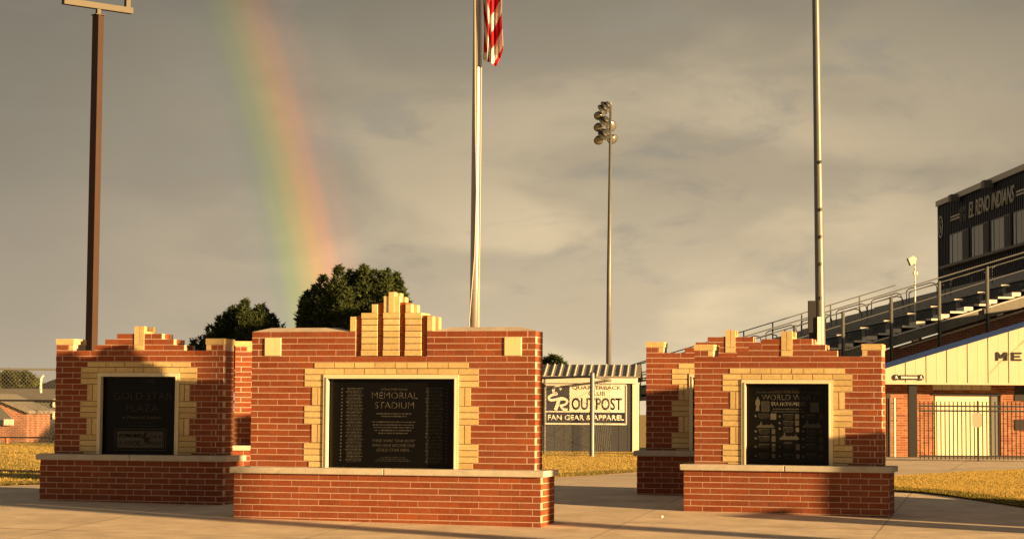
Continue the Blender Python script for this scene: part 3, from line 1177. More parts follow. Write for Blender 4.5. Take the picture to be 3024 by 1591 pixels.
m.stars([(X(252), Y(v)) for v in (575, 805, 910, 1038, 1170)] + [(X(616), Y(v)) for v in (580, 678, 762, 1035, 1175)] + [(X(972), Y(v)) for v in (580, 803, 916, 1035, 1178)], 0.021)
m.finish()
MBR.finish()
MBL.finish()

# ------------------------------------------------------------------ flagpole and flag
FP = at(1402, 960, 32.0)
fp = empty('flagpole', (FP.x, FP.y, gz(32)), 0, 'silver metal flagpole rising behind the widest monument, beside its crest', 'flagpole')
prof = [(0.0, 0.08), (3, 0.079), (6, 0.067), (9, 0.055), (10.4, 0.045)]
MB().tube([(0.0, 0, z) for z, r in prof], [r for z, r in prof], 20).build('pole', 'flagpole_metal', fp, smooth=True)
MB().tube([(0, 0, 0), (0, 0, 0.06), (0, 0, 0.12)], [0.20, 0.16, 0.085], 16).build('base_collar', 'flagpole_metal', fp)
ball = MB().tube([(0, 0, 10.38 + 0.16 * i / 8) for i in range(9)], [0.004 + 0.08 * math.sin(math.pi * i / 8) for i in range(9)], 12)
ball.build('finial', 'flagpole_metal', fp, smooth=True)
MB().tube([(-0.09, -0.06, 1.2), (-0.082, -0.085, 2.6), (-0.01, -0.085, 3.6), (0.01, -0.085, 4.6), (-0.02, -0.08, 6.0), (-0.04, -0.075, 8), (-0.02, -0.06, 10.3)], 0.008, 6).build('halyard', 'rope', fp)
MB().tube([(0.052, -0.085, 1.2), (0.062, -0.08, 3.0), (0.070, -0.06, 4.2), (0.075, -0.05, 6.2), (0.075, -0.05, 10.2)], 0.008, 6).build('halyard', 'rope', fp)
MB().box(-0.025, 0.025, -0.10, -0.07, 1.15, 1.32).build('cleat', 'flagpole_metal', fp)


def make_flag():
    """a limp flag: hoist along the pole, the fly hanging in folds"""
    g0 = 1.36 - gz(32)
    px = F_PX / 32.0
    def xr(v): return (v - 1402) / px
    def zr(v): return (1214 - v) / px + 1.36 - gz(32)
    o = empty('flag', (FP.x, FP.y, gz(32)), 0, 'limp flag with red and white stripes hanging from the silver flagpole', 'flag')
    # cross folds: columns of cloth from left to right (pixel offsets at the bottom), with their depth
    NU, NV = 73, 150
    ztop, zbot = zr(-330), 0
    V, Fc, mi = [], [], []
    def left(v):   # v: 0 top .. 1 bottom
        return 1424 + 2.5 * math.sin(v * 9) - 4 * v
    def right(v):
        return 1452 + 26 * math.sin(min(1, v * 1.15) * math.pi * 0.5) + 2.5 * math.sin(v * 13 + 1)
    def bottom(u):  # pixel row of the lower edge
        pts = [(0, 168), (0.12, 178), (0.30, 180), (0.55, 190), (0.68, 189), (0.85, 168), (1, 146)]
        for (a, ya), (b, yb) in zip(pts, pts[1:]):
            if u <= b:
                return ya + (yb - ya) * (u - a) / (b - a)
        return 146
    for j in range(NV + 1):
        for i in range(NU):
            u = i / (NU - 1)
            v = j / NV
            yb = bottom(u)
            py = -330 + (yb + 330) * v
            pxx = left(v) + (right(v) - left(v)) * u
            dep = 0.055 * math.cos((u - 0.36) * 9.5) * (0.4 + 0.6 * v) + 0.03 * math.sin(u * 23 + v * 4)
            V.append((xr(pxx), -0.13 + dep * -1 * 0.9, zr(py)))
    for j in range(NV):
        for i in range(NU - 1):
            a = j * NU + i
            Fc.append((a, a + NU, a + NU + 1, a + 1))
            u = (i + 0.5) / (NU - 1)
            v = (j + 0.5) / NV
            py = -330 + (bottom(u) + 330) * v
            # stripes run down towards the fold in a V
            if u > 0.36:
                q = (py - 66 * (1 - u) / 0.64 + 66) / 50.0
            else:
                q = (py - 100 * u / 0.36 + 100) / 50.0 + 0.25
            st = int(math.floor(q)) % 2
            col_i = 0 if st == 0 else 1
            if u < 0.22 and py > 150:
                col_i = 1
            if py < -170 and u < 0.5:
                col_i = 2
            mi.append(col_i)
    me = bpy.data.meshes.new('cloth')
    me.from_pydata(V, [], Fc)
    for mname in ('flag_red', 'flag_white', 'flag_blue'):
        me.materials.append(MATS[mname])
    me.polygons.foreach_set('material_index', mi)
    me.polygons.foreach_set('use_smooth', [True] * len(Fc))
    c = bpy.data.objects.new('cloth', me)
    col.objects.link(c)
    c.parent = o
    sol = c.modifiers.new('thickness', 'SOLIDIFY')
    sol.thickness = 0.003
    MB().box(0.07, 0.115, -0.14, -0.10, zr(-345), zr(-318)).build('snap_hook', 'flagpole_metal', o)
    return o


make_flag()

# ------------------------------------------------------------------ brown post with crossbar (left)
PD = 51.0
pb = at(270, 1020, PD)
bp = empty('floodlight_post', (pb.x, PD, gz(PD)), R(40), 'tall brown square steel post with beige crossbar, behind the leftmost monument', 'post')
ptop = at(291, 46, PD)
h = ptop.z - gz(PD)
lean = (ptop.x - pb.x) * 0.3
mb = MB()
w0, w1 = 0.108, 0.100
bot = [(-w0, -w0), (w0, -w0), (w0, w0), (-w0, w0)]
o_ = 0
mb.v += [(x, y, 0) for x, y in bot] + [(x * w1 / w0, y * w1 / w0, h) for x, y in bot]
for q in ((0, 1, 5, 4), (1, 2, 6, 5), (2, 3, 7, 6), (3, 0, 4, 7), (4, 5, 6, 7), (3, 2, 1, 0)):
    mb.f.append(q); mb.mi.append(0)
mb.build('post', 'brown_paint', bp).rotation_euler = (0, 0, R(20))
MB().box(-0.13, 0.13, -0.13, 0.13, h, h + 0.02).build('cap_plate', 'brown_paint', bp)
MB().box(-0.05, 0.05, -0.05, 0.05, h + 0.02, h + 0.16).build('stub', 'beige_paint', bp)
MB().box(-0.98, 0.95, -0.075, 0.075, h + 0.16, h + 0.31).build('crossbar', 'beige_paint', bp)
MB().box(0.76, 0.88, -0.06, 0.06, h + 0.31, h + 1.6).build('upright', 'beige_paint', bp)
MB().box(-0.94, -0.84, -0.05, 0.05, h + 0.31, h + 1.6).build('upright', 'beige_paint', bp)
for xx in (0.82, -0.89):
    MB().box(xx - 0.22, xx + 0.22, -0.28, 0.12, h + 1.6, h + 2.0).build('lamp_head', 'lamp_body', bp)


# ------------------------------------------------------------------ stadium light poles
def flood_head(parent, c, direction, r=0.34):
    d = Vector(direction).normalized()
    c = Vector(c)
    o = MB().tube([c - d * 0.42, c - d * 0.36, c - d * 0.18, c, c + d * 0.02], [0.20, 0.29, 0.33, r, r * 1.02], 14).build('flood_lamp', 'lamp_body', parent, smooth=False)
    MB().tube([c + d * 0.022, c + d * 0.06, c + d * 0.09, c + d * 0.10], [r * 0.93, r * 0.75, r * 0.42, r * 0.1], 14).build('lens', 'lamp_reflector', o, smooth=True)
    return o


LD = 170.0
lb = at(1797, 1084, LD)
lp = empty('stadium_light_pole', (lb.x, LD, gz(LD)), 0, 'tall grey floodlight mast with a cluster of round lamps, behind the shed', 'light pole', 'stadium light poles')
top = at(1801.5, 312, LD)
H = top.z - gz(LD)
MB().tube([(0, 0, 0), (0.02, 0, H * 0.5), (0.12, 0, H)], [0.25, 0.19, 0.105], 14).build('mast', 'steel_galv', lp, smooth=True)
MB().tube([(0.12, 0, H), (0.13, 0, H + 0.3)], 0.03, 6).build('lightning_rod', 'steel_galv', lp)
def rel(px, py):
    p = at(px, py, LD)
    return (p.x - lb.x, p.z - gz(LD))
arms = [((1763, 352), (1802, 330)), ((1763, 388), (1812, 362)), ((1763, 425), (1818, 402))]
for (a, b) in arms:
    xa, za = rel(*a)
    xb, zb = rel(*b)
    zm = (za + zb) / 2
    MB().tube([(xa, -1.6, zm), (xb, 1.6, zm)], 0.05, 6).build('crossarm', 'steel_galv', lp)
for px_, py_, y_, d_, r_ in ((1786, 325, -1.9, (-0.6, 0.55, -0.5), 0.46), (1776, 335, -2.2, (-0.6, 0.55, -0.5), 0.42), (1764, 350, -1.5, (-0.25, -0.85, -0.45), 0.30),
                             (1781, 367, -1.9, (-0.5, 0.7, -0.45), 0.42), (1764, 384, -1.5, (-0.1, -0.85, -0.5), 0.31), (1807, 367, 1.0, (0.45, -0.8, -0.25), 0.40),
                             (1784, 404, -1.9, (-0.55, 0.65, -0.4), 0.44), (1776, 410, -2.2, (-0.55, 0.65, -0.5), 0.38), (1765, 422, -1.5, (-0.05, -0.75, -0.55), 0.32), (1808, 408, 0.9, (0.2, -0.85, -0.3), 0.32), (1816, 403, 1.5, (0.5, -0.7, -0.35), 0.30)):
    x_, z_ = rel(px_, py_)
    flood_head(lp, (x_, y_, z_), d_, r_ * 1.2)

RD = 50.0
rb = at(2423, 1010, RD)
rp = empty('stadium_light_pole', (rb.x, RD, gz(RD)), 0, 'thick galvanised pole with a black box, rising out of frame behind the rightmost monument', 'light pole', 'stadium light poles')
MB().tube([(0.01, 0, 0), (0, 0, 3), (-0.08, 0, 11), (-0.16, 0, 18)], [0.128, 0.118, 0.088, 0.066], 20).build('mast', 'steel_galv', rp, smooth=True)
def relr(px, py):
    p = at(px, py, RD)
    return (p.x - rb.x, p.z - gz(RD))
x0_, z1_ = relr(2386, 888)
x1_, z0_ = relr(2409, 982)
MB().box(x0_, x1_ - 0.012, -0.16, 0.03, z0_, z1_).build('control_box', 'dark_steel', rp)
MB().box(x0_ + 0.02, x1_ + 0.1, -0.05, 0.02, z0_ - 0.25, z0_).build('bracket', 'dark_steel', rp)
x0_, z1_ = relr(2410, 936)
x1_, z0_ = relr(2422, 1030)
MB().box(x0_, x1_, -0.22, -0.125, 0, z1_).build('conduit_cover', 'white_paint', rp)
for yy_ in (480, 620, 700, 780, 880):
    xx_, zz_ = relr(2421, yy_)
    MB().box(xx_ - 0.02, xx_ + 0.02, -0.20, -0.12, zz_ - 0.04, zz_ + 0.04).build('climbing_step', 'steel_galv', rp)
for zz_ in (15.6, 16.6, 17.6):
    MB().tube([(-2, 0, zz_), (2, 0, zz_)], 0.05, 6).build('crossarm', 'steel_galv', rp)
    for q in (-1.6, -0.6, 0.6, 1.6):
        flood_head(rp, (q, -0.3, zz_), (-0.7, 0.5, -0.5), 0.33)


# ------------------------------------------------------------------ chain-link
def chain_link(name, P, Q, h, parent, cell=0.10, wr=0.0042):
    """woven wire between P and Q (plan points), as thin square wires"""
    P, Q = Vector(P), Vector(Q)
    L = (Q - P).length
    t = (Q - P) / L
    mb = MB()
    n = int((L + h) / cell)
    def pt(s, z):
        q = P + t * s
        return Vector((q.x, q.y, 0)) + Vector((0, 0, z))
    for sgn in (1, -1):
        for i in range(n + 1):
            s0 = i * cell - h if sgn > 0 else i * cell
            a_s, a_z = s0, 0.04
            b_s, b_z = s0 + sgn * (h - 0.04), h
            # clip to the panel
            def clip(s, z, s2, z2):
                if s < 0:
                    f = (0 - s) / (s2 - s) if s2 != s else 0
                    s, z = 0, z + (z2 - z) * f
                if s > L:
                    f = (L - s) / (s2 - s) if s2 != s else 0
                    s, z = L, z + (z2 - z) * f
                return s, z
            if max(a_s, b_s) <= 0 or min(a_s, b_s) >= L:
                continue
            a2 = clip(a_s, a_z, b_s, b_z)
            b2 = clip(b_s, b_z, a_s, a_z)
            if (Vector(a2) - Vector(b2)).length < 0.02:
                continue
            mb.tube([pt(*a2), pt(*b2)], wr, 3, caps=False)
    return mb


def fence_run(root, pts, h, zb, posts=True, cell=0.085, wr=0.004):
    for (P, Q) in zip(pts, pts[1:]):
        P_, Q_ = Vector(P), Vector(Q)
        L = (Q_ - P_).length
        MB().tube([(P_.x, P_.y, h), (Q_.x, Q_.y, h)], 0.034, 8).build('top_rail', 'wire', root)
        chain_link('w', P, Q, h - 0.02, None, cell, wr).build('wire_mesh', 'wire', root)
        k = max(1, round(L / 3.0))
        if posts:
            for i in range(k + 1):
                q = P_ + (Q_ - P_) * i / k
                if i == 0 and P != pts[0]:
                    continue
                MB().tube([(q.x, q.y, 0), (q.x, q.y, h + 0.05)], 0.035, 8).build('fence_post', 'wire', root)


fw = empty('chain_link_fence', (0, 0, gz(64)), 0, 'tall chain link fence left of the leftmost monument, with dark rails', 'fence', 'chain link fences')
fence_run(fw, [(-19.5, 64.4), (-6.4, 64.4)], 2.40, 0, cell=0.12, wr=0.0045)
for zz_, rr_ in ((1.42, 0.032), (0.27, 0.024)):
    MB().tube([(-19.5, 64.38, zz_), (-6.4, 64.38, zz_)], rr_, 8).build('mid_rail', 'dark_steel', fw)
fm = empty('chain_link_fence', (0, 0, gz(52)), 0, 'chain link fence with bright steel end post in front of the grey shed', 'fence', 'chain link fences')
p1 = at(1748, 1350, 52.5)
fence_run(fm, [(-4.0, 58.5), (0.9, 55.4), (p1.x, 52.5)], 2.08, 0, posts=False, cell=0.105, wr=0.0032)
fence_run(fm, [(p1.x, 52.5), (4.2, 69)], 2.08, 0, posts=False, cell=0.6, wr=0.004)
for q in ((p1.x, 52.5),):
    MB().tube([(q[0], q[1], 0), (q[0], q[1], 2.16)], 0.062, 12).build('end_post', 'steel_galv', fm)
    MB().tube([(q[0], q[1], 2.16), (q[0], q[1], 2.20)], [0.07, 0.02], 12).build('post_cap', 'steel_galv', fm)
MB().tube([(4.2, 69, 0), (4.2, 69, 2.1)], 0.035, 8).build('fence_post', 'steel_galv', fm)
MB().tube([(0.9, 55.4, 0), (0.9, 55.4, 2.1)], 0.035, 8).build('fence_post', 'steel_galv', fm)

# ------------------------------------------------------------------ the shed with the sign
SD = 58.5
s_r = at(1881, 1336, SD)
shed = empty('shed', (s_r.x, SD, gz(SD)), R(-5), 'dark grey shed with ribbed metal roof and white trim, behind the chain link fence', 'shed')
k_ = F_PX / SD
SW = 5.2
MB().box(-SW, -0.10, 0, 3.0, 0, 2.02).build('wall', 'shed_wall', shed)
for i in range(20):
    MB().box(-SW + i * 0.26, -SW + i * 0.26 + 0.02, -0.005, 0, 0, 2.0).build('siding_rib', 'shed_wall', shed)
MB().box(-0.099, 0.0, 0.06, 3.0, 0, 2.0).build('side_wall', 'shed_wall', shed)
MB().box(-0.13, 0.0, -0.03, 0.059, 0, 2.02).build('corner_trim', 'white_paint', shed)
MB().box(0.001, 0.05, 0.25, 0.29, 0.05, 2.0).build('downspout', 'white_paint', shed)
MB().box(-SW - 0.05, 0.02, -0.09, -0.032, 1.99, 2.15).build('fascia', 'white_paint', shed)
mb = MB()
e0, e1, zt0, zt1 = -0.16, 1.25, 2.16, 2.52
mb.prism([(-SW - 0.1, 0), (0.10, 0), (0.10, 0.03), (-SW - 0.1, 0.03)], 0, 1)
mb.v = [(x, e0 + (e1 - e0) * y, zt0 + (zt1 - zt0) * y + z) for x, y, z in mb.v]
roof = mb.build('roof', 'roof_metal', shed)
mb = MB()
mb.prism([(-SW - 0.1, 0), (0.10, 0), (0.10, 0.03), (-SW - 0.1, 0.03)], 0, 1)
mb.v = [(x, 3.0 - (3.0 - e1) * y, 2.1 + (zt1 - 2.1) * y + z - 0.002) for x, y, z in mb.v]
mb.build('roof', 'roof_metal', shed)
for i in range(25):
    x = -SW - 0.05 + i * 0.215
    if x > 0.1:
        break
    mb = MB()
    mb.prism([(x, 0.031), (x + 0.045, 0.031), (x + 0.035, 0.062), (x + 0.01, 0.062)], 0, 1)
    mb.v = [(X_, e0 - 0.004 + (e1 - e0) * Y_, zt0 + (zt1 - zt0) * Y_ + Z_) for X_, Y_, Z_ in mb.v]
    mb.build('roof_rib', 'rib_metal', roof)
# sign on the shed
def sx(px): return (px - 1881) / k_ * 1.012
def sz(py): return (1336 - py) / k_
sg = empty('shop_sign', (s_r.x, SD, gz(SD)), R(-5), 'white and navy painted sign with large outpost lettering on the grey shed', 'sign')
X0, X1, Z0, Z1 = sx(1611.5), sx(1850), sz(1250.5), sz(1134)
MB().box(X0, X1, -0.05, -0.014, Z0, Z1).build('board', 'sign_white', sg)
MB().box(sx(1617), sx(1845), -0.058, -0.0505, sz(1247), sz(1215.5)).build('band', 'sign_navy', sg)
MB().box(sx(1617), sx(1684.5), -0.058, -0.0505, sz(1211.5), sz(1137.5)).build('emblem_panel', 'sign_navy', sg)
er_logo('sign_white', sg, sx(1619.5), sx(1681.5), sz(1211), sz(1138), -0.0585)
text_part('QUARTERBACK', 'sign_ochre', sg, sx(1692.5), sx(1836), sz(1150), sz(1137.5), -0.051, bold=0.02)
text_part('CLUB', 'sign_ochre', sg, sx(1739), sx(1789), sz(1166), sz(1154), -0.051, bold=0.02)
text_part('OUTPOST', 'sign_black', sg, sx(1690.5), sx(1838), sz(1208.5), sz(1172.5), -0.051, bold=0.02)
text_part('FAN GEAR & APPAREL', 'sign_white', sg, sx(1620.5), sx(1842), sz(1238.5), sz(1223), -0.0585, bold=0.018)
for a_, b_, c_, d_ in ((X0, X1, Z0 - 0.015, Z0 + 0.012), (X0, X1, Z1 - 0.012, Z1 + 0.015)):
    MB().box(a_, b_, -0.07, -0.051, c_, d_).build('border', 'white_paint', sg)
for a_, b_ in ((X0 - 0.015, X0 + 0.012), (X1 - 0.012, X1 + 0.015)):
    MB().box(a_, b_, -0.07, -0.051, Z0 + 0.013, Z1 - 0.013).build('border', 'white_paint', sg)


# ------------------------------------------------------------------ trees
def tree(loc, plumes, leaf, mat, label, trunk_h, trunk_r, seed, density=1.0, group='trees beyond the field'):
    """plumes: (x, y, z0, z1, radius) upright leafy sprays"""
    rnd = random.Random(seed)
    o = empty('tree', loc, 0, label, 'tree', group)
    V, Fc = [], []
    tr = MB()
    for (x, y, z0, z1, r) in plumes:
        tr.tube([(0, 0, trunk_h * 0.6), (x * 0.4, y * 0.4, trunk_h + 0.3 * (z0 - trunk_h)), (x, y, (z0 + z1) / 2)], [trunk_r * 0.5, trunk_r * 0.3, trunk_r * 0.12], 5)
        n = int(density * 380 * (z1 - z0) * r * 1.6)
        for i in range(n):
            t = rnd.random()
            prof = min(1.0, 0.5 + 2 * t) * math.sqrt(max(0.0, 1 - t ** 3.2)) * (1 + 0.22 * math.sin(t * 17 + x * 5))
            a = rnd.uniform(0, 2 * math.pi)
            rr = r * prof * math.sqrt(rnd.uniform(0.15, 1.0))
            c = Vector((x + rr * math.cos(a), y + rr * math.sin(a), z0 + (z1 - z0) * t + rnd.uniform(-0.1, 0.1)))
            up = Vector((math.cos(a) * 0.6 + rnd.uniform(-.9, .9), math.sin(a) * 0.6 + rnd.uniform(-.9, .9), rnd.uniform(0.1, 1.0))).normalized()
            sd = up.cross(Vector((rnd.uniform(-1, 1), rnd.uniform(-1, 1), rnd.uniform(-.3, .3)))).normalized()
            l, w = leaf * rnd.uniform(0.5, 1.5), leaf * rnd.uniform(0.35, 0.8)
            k = len(V)
            V += [tuple(c - sd * w * 0.5), tuple(c + up * l * 0.5 - sd * w * 0.1), tuple(c + up * l), tuple(c + sd * w * 0.5)]
            Fc.append((k, k + 3, k + 2, k + 1))
    tr.tube([(0, 0, 0), (0, 0, trunk_h * 0.6), (0, 0, trunk_h)], [trunk_r, trunk_r * 0.8, trunk_r * 0.5], 8)
    tr.build('trunk', 'bark', o)
    me = bpy.data.meshes.new('crown')
    me.from_pydata(V, [], Fc)
    me.materials.append(MATS[mat])
    c = bpy.data.objects.new('crown', me)
    col.objects.link(c)
    c.parent = o
    return o


def plume_tree(outline, d, base_py, mat, label, seed, leaf=0.21, density=1.0, spread=0.9, dz=2.0, rmul=1.55):
    """outline: (px, py_top, width_px) of each spray"""
    rnd = random.Random(seed)
    cx = sum(p[0] for p in outline) / len(outline)
    g = gz(d)
    c0 = at(cx, base_py, d)
    pl = []
    fill = []
    for a_, b_ in zip(outline, outline[1:]):
        fill.append(((a_[0] + b_[0]) / 2 + rnd.uniform(-4, 4), max(a_[1], b_[1]) + rnd.uniform(4, 26), (a_[2] + b_[2]) * 0.5))
    for px, py, wpx in list(outline) + fill:
        p = at(px, py, d)
        zt = p.z - g
        zb = at(px, base_py, d).z - g - 0.5
        r = wpx / (F_PX / d) / 2 * rmul
        y = rnd.uniform(-spread, spread)
        # a tall spray and lower ones in front of it
        pl.append((p.x - c0.x, y, max(zb, zt - (zt - zb) * 0.75 - 0.6), zt, r))
        zz = zt - 1.3
        while zz > zb + 0.8:
            pl.append((p.x - c0.x + rnd.uniform(-0.8, 0.8) * r * 1.2, y + rnd.uniform(-1.2, 0.8), max(zb, zz - 2.2), zz, r * rnd.uniform(0.8, 1.15)))
            zz -= 1.25
    return tree((c0.x, d, g), pl, leaf, mat, label, (c0.z - g) * 0.75, 0.26, seed, density)


plume_tree([(882, 885, 26), (905, 862, 30), (925, 842, 34), (945, 850, 28), (960, 818, 34), (985, 832, 32), (1010, 794, 38), (1035, 802, 34), (1058, 796, 40), (1083, 790, 40), (1108, 800, 36), (1130, 806, 34), (1150, 804, 30), (1172, 808, 30), (1188, 838, 26), (1196, 868, 20)],
           112, 985, 'foliage_dark', 'largest dark green tree, its crown directly behind the widest monument', 5, spread=2.2, density=1.1)
plume_tree([(624, 962, 24), (642, 930, 28), (660, 918, 28), (682, 906, 32), (708, 900, 32), (734, 892, 36), (758, 898, 34), (780, 905, 32), (798, 925, 26), (808, 942, 20)],
           112, 1035, 'foliage_dark', 'mid-sized dark green tree between the leftmost and widest monuments', 8, spread=1.6, density=1.1)
plume_tree([(574, 1002, 20), (590, 996, 20), (606, 992, 22), (612, 1004, 18)], 118, 1045, 'foliage_dark', 'small dark green treetop just left of the mid-sized dark tree', 11, spread=0.8)
plume_tree([(820, 975, 12), (838, 960, 8)], 112, 1010, 'foliage_dark', 'thin low sprig of leaves between the two dark trees', 12, spread=0.3, density=0.8)
plume_tree([(1612, 1060, 22), (1632, 1050, 24), (1650, 1058, 22), (1664, 1070, 16)], 150, 1110, 'foliage_dark', 'small dark treetop showing above the left end of the shed roof', 14, spread=1.0, leaf=0.3)
plume_tree([(-40, 1100, 40), (-10, 1098, 40), (18, 1096, 40), (40, 1108, 30), (62, 1100, 26), (86, 1098, 26), (104, 1108, 22), (118, 1122, 18)], 150, 1175, 'foliage_light', 'sunlit yellow green bushes behind the grey roof on the far left', 17, spread=1.5, leaf=0.34, density=0.7)

# ------------------------------------------------------------------ buildings far left
def pxl(px, d): return (px - CX) / F_PX * d
bd = 88.0
gb = empty('grey_building', (at(120, 1180, bd).x, bd, gz(bd)), 0, 'low grey blue building with grey shingle roof, beyond the fence on the far left', 'building')
ze = at(120, 1180, bd).z - gz(bd)
zr_ = at(120, 1145, bd).z - gz(bd)
MB().box(-9, 2.6, 0, 6, 0, ze).build('wall', 'building_blue', gb)
mb = MB()
mb.v = [(-9.4, -0.4, ze - 0.02), (2.9, -0.4, ze - 0.02), (2.9, 3.0, zr_), (-9.4, 3.0, zr_), (2.9, 6.4, ze - 0.02), (-9.4, 6.4, ze - 0.02)]
for q in ((0, 1, 2, 3), (3, 2, 4, 5), (1, 4, 2), (0, 3, 5), (0, 5, 4, 1)):
    mb.f.append(q); mb.mi.append(0)
rf = mb.build('roof', 'shingle', gb)
MB().tube([(0.0, 0.0, zr_ - 0.2), (0, 0, zr_ + 0.45), (0.10, 0, zr_ + 0.55)], 0.06, 8).build('vent_pipe', 'white_paint', rf)
MB().box(-0.9, 0.45, -0.05, 0, ze - 0.35, ze - 0.03).build('window', 'window_glass', gb)
for q in (0.02, -0.5):
    MB().box(0.55, 0.85, -0.14, 0, ze + q - 0.32 + 0.0, ze + q + 0.02).build('utility_box', 'white_paint', gb)
MB().tube([(-0.05, -0.06, 0), (-0.05, -0.06, 2.2)], 0.03, 6).build('downpipe', 'white_paint', gb)
bd2 = 100.0
dg = empty('dark_gable_house', (at(165, 1140, bd2).x, bd2, gz(bd2)), 0, 'dark gabled roof beyond the grey building, beside the leftmost monument', 'building')
zz = at(165, 1122, bd2).z - gz(bd2)
MB().prism([(-4, zz - 1.5), (4, zz - 1.5), (0.8, zz + 0.4)], 0, 5).build('roof', 'shingle', dg)
MB().box(-3.6, 3.6, 0.3, 4.7, 0, zz - 1.5).build('wall', 'building_blue', dg)
bd3 = 80.0
bb = empty('brick_outbuilding', (at(80, 1218, bd3).x, bd3, gz(bd3)), 0, 'small sunlit brick building with sloping roof behind the fence, far left edge', 'building')
ze = at(80, 1218, bd3).z - gz(bd3)
zr_ = at(-20, 1172, bd3).z - gz(bd3)
xr_ = -1.45
MB().prism([(2 * xr_, 0), (0, 0), (0, ze), (xr_, zr_), (2 * xr_, ze)], 0, 4).build('wall', 'far_brick', bb)
mb = MB()
sl_ = (zr_ - ze) / -xr_
mb.prism([(xr_, zr_ + 0.02), (0.12, ze - 0.12 * sl_ + 0.02), (0.12, ze - 0.12 * sl_ + 0.14), (xr_, zr_ + 0.16)], -0.15, 4.1)
mb.prism([(2 * xr_ - 0.12, ze - 0.12 * sl_ + 0.02), (xr_ - 0.001, zr_ + 0.02), (xr_ - 0.001, zr_ + 0.16), (2 * xr_ - 0.12, ze - 0.12 * sl_ + 0.14)], -0.15, 4.1)
mb.build('roof', 'shingle', bb)
MB().prism([(-1.45, ze - 0.42), (-0.5, ze - 0.42), (-0.5, ze - 0.30), (-1.1, ze + 0.28), (-1.45, ze + 0.45)], -0.03, 0.0).build('opening', 'window_glass', bb)
MB().box(-0.85, -0.5, -0.2, -0.031, ze - 0.48, ze - 0.25).build('air_conditioner', 'white_paint', bb)
MB().box(-1.6, -1.1, -0.03, 0.0, 0, 0.75).build('door', 'window_glass', bb)
hd = 66.0
hp = at(20, 1312, hd)
hy = empty('fire_hydrant', (hp.x, hd, gz(hd)), 0, 'small orange hydrant on the grass by the fence at the far left edge', 'hydrant')
MB().tube([(0, 0, 0), (0, 0, 0.03), (0, 0, 0.035), (0, 0, 0.19), (0, 0, 0.195), (0, 0, 0.22), (0, 0, 0.27)], [0.09, 0.09, 0.055, 0.055, 0.085, 0.08, 0.02], 12).build('body', 'hydrant_paint', hy)
MB().tube([(-0.09, 0, 0.14), (0.09, 0, 0.14)], 0.03, 8).build('nozzle', 'hydrant_paint', hy)

# ------------------------------------------------------------------ bleachers
ST = 60.0
stand = empty('bleachers', (6.5, ST, gz(ST)), R(1.77), 'metal bleachers rising to the right behind the ticket building, with pipe railings', 'bleachers')
NR, RUN, RISE, LEN = 19, 0.71, 0.219, 40.0
Z00 = 2.22
for i in range(NR):
    x, z = i * RUN, Z00 + i * RISE
    box_part('foot_plank', 'plank_metal', stand, x, x + 0.50, 0.0, LEN, z - 0.05, z)
    box_part('lit_end_cap', 'white_paint', stand, x - 0.003, x + 0.503, -0.015, -0.001, z - 0.055, z + 0.003)  # white paints in the sunlit end of the darker foot plank
    box_part('stair_step', 'white_paint', stand, x - 0.30, x - 0.04, -0.018, 0.9, z - RISE + 0.015, z - 0.085)
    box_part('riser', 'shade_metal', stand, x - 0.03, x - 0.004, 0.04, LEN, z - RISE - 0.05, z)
    box_part('seat_plank', 'plank_metal', stand, x + 0.42, x + 0.68, 1.2, LEN, z + 0.38, z + 0.43)
    box_part('lit_end_cap', 'white_paint', stand, x + 0.418, x + 0.682, 1.183, 1.199, z + 0.375, z + 0.435)  # sunlit seat end, put in as white colour
    for yy_ in (1.3, 4.0, 7.0, 12.0, 18.0):
        box_part('seat_bracket', 'plank_metal', stand, x + 0.51, x + 0.59, yy_, yy_ + 0.06, z, z + 0.38)
# deck under the rows keeps the light out
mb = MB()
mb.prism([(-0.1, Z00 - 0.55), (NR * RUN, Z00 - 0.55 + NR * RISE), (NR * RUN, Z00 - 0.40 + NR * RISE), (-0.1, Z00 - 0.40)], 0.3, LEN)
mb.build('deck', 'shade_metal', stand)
# stringer along the near end
mb = MB()
mb.prism([(-0.15, Z00 - 0.54), (NR * RUN, Z00 - 0.54 + NR * RISE), (NR * RUN, Z00 - 0.25 + NR * RISE), (-0.15, Z00 - 0.25)], -0.10, -0.02)
mb.build('stringer', 'stringer_metal', stand)
mb = MB()
mb.prism([(-0.15, Z00 - 0.26), (NR * RUN, Z00 - 0.26 + NR * RISE), (NR * RUN, Z00 - 0.22 + NR * RISE), (-0.15, Z00 - 0.22)], -0.16, -0.021)
mb.build('stringer_flange', 'aluminium', stand)
# near end guard rail
for i in range(0, NR, 2):
    x, z = i * RUN + 0.36, Z00 + (i + 0.5) * RISE
    box_part('rail_post', 'steel_galv', stand, x - 0.026, x + 0.026, -0.23, -0.17, z - 0.85, z + 0.98)
    box_part('post_dark_strip', 'dark_steel', stand, x - 0.065, x - 0.028, -0.23, -0.165, z - 0.95, z + 0.94)  # dark strip along the left of each rail post
for hh, rr in ((1.08, 0.020), (0.94, 0.013), (0.56, 0.014)):
    MB().tube([(-0.8, -0.20, Z00 + hh - 0.8 * RISE / RUN), (NR * RUN, -0.20, Z00 + hh + NR * RISE)], rr, 8).build('pipe_rail', 'steel_galv', stand)
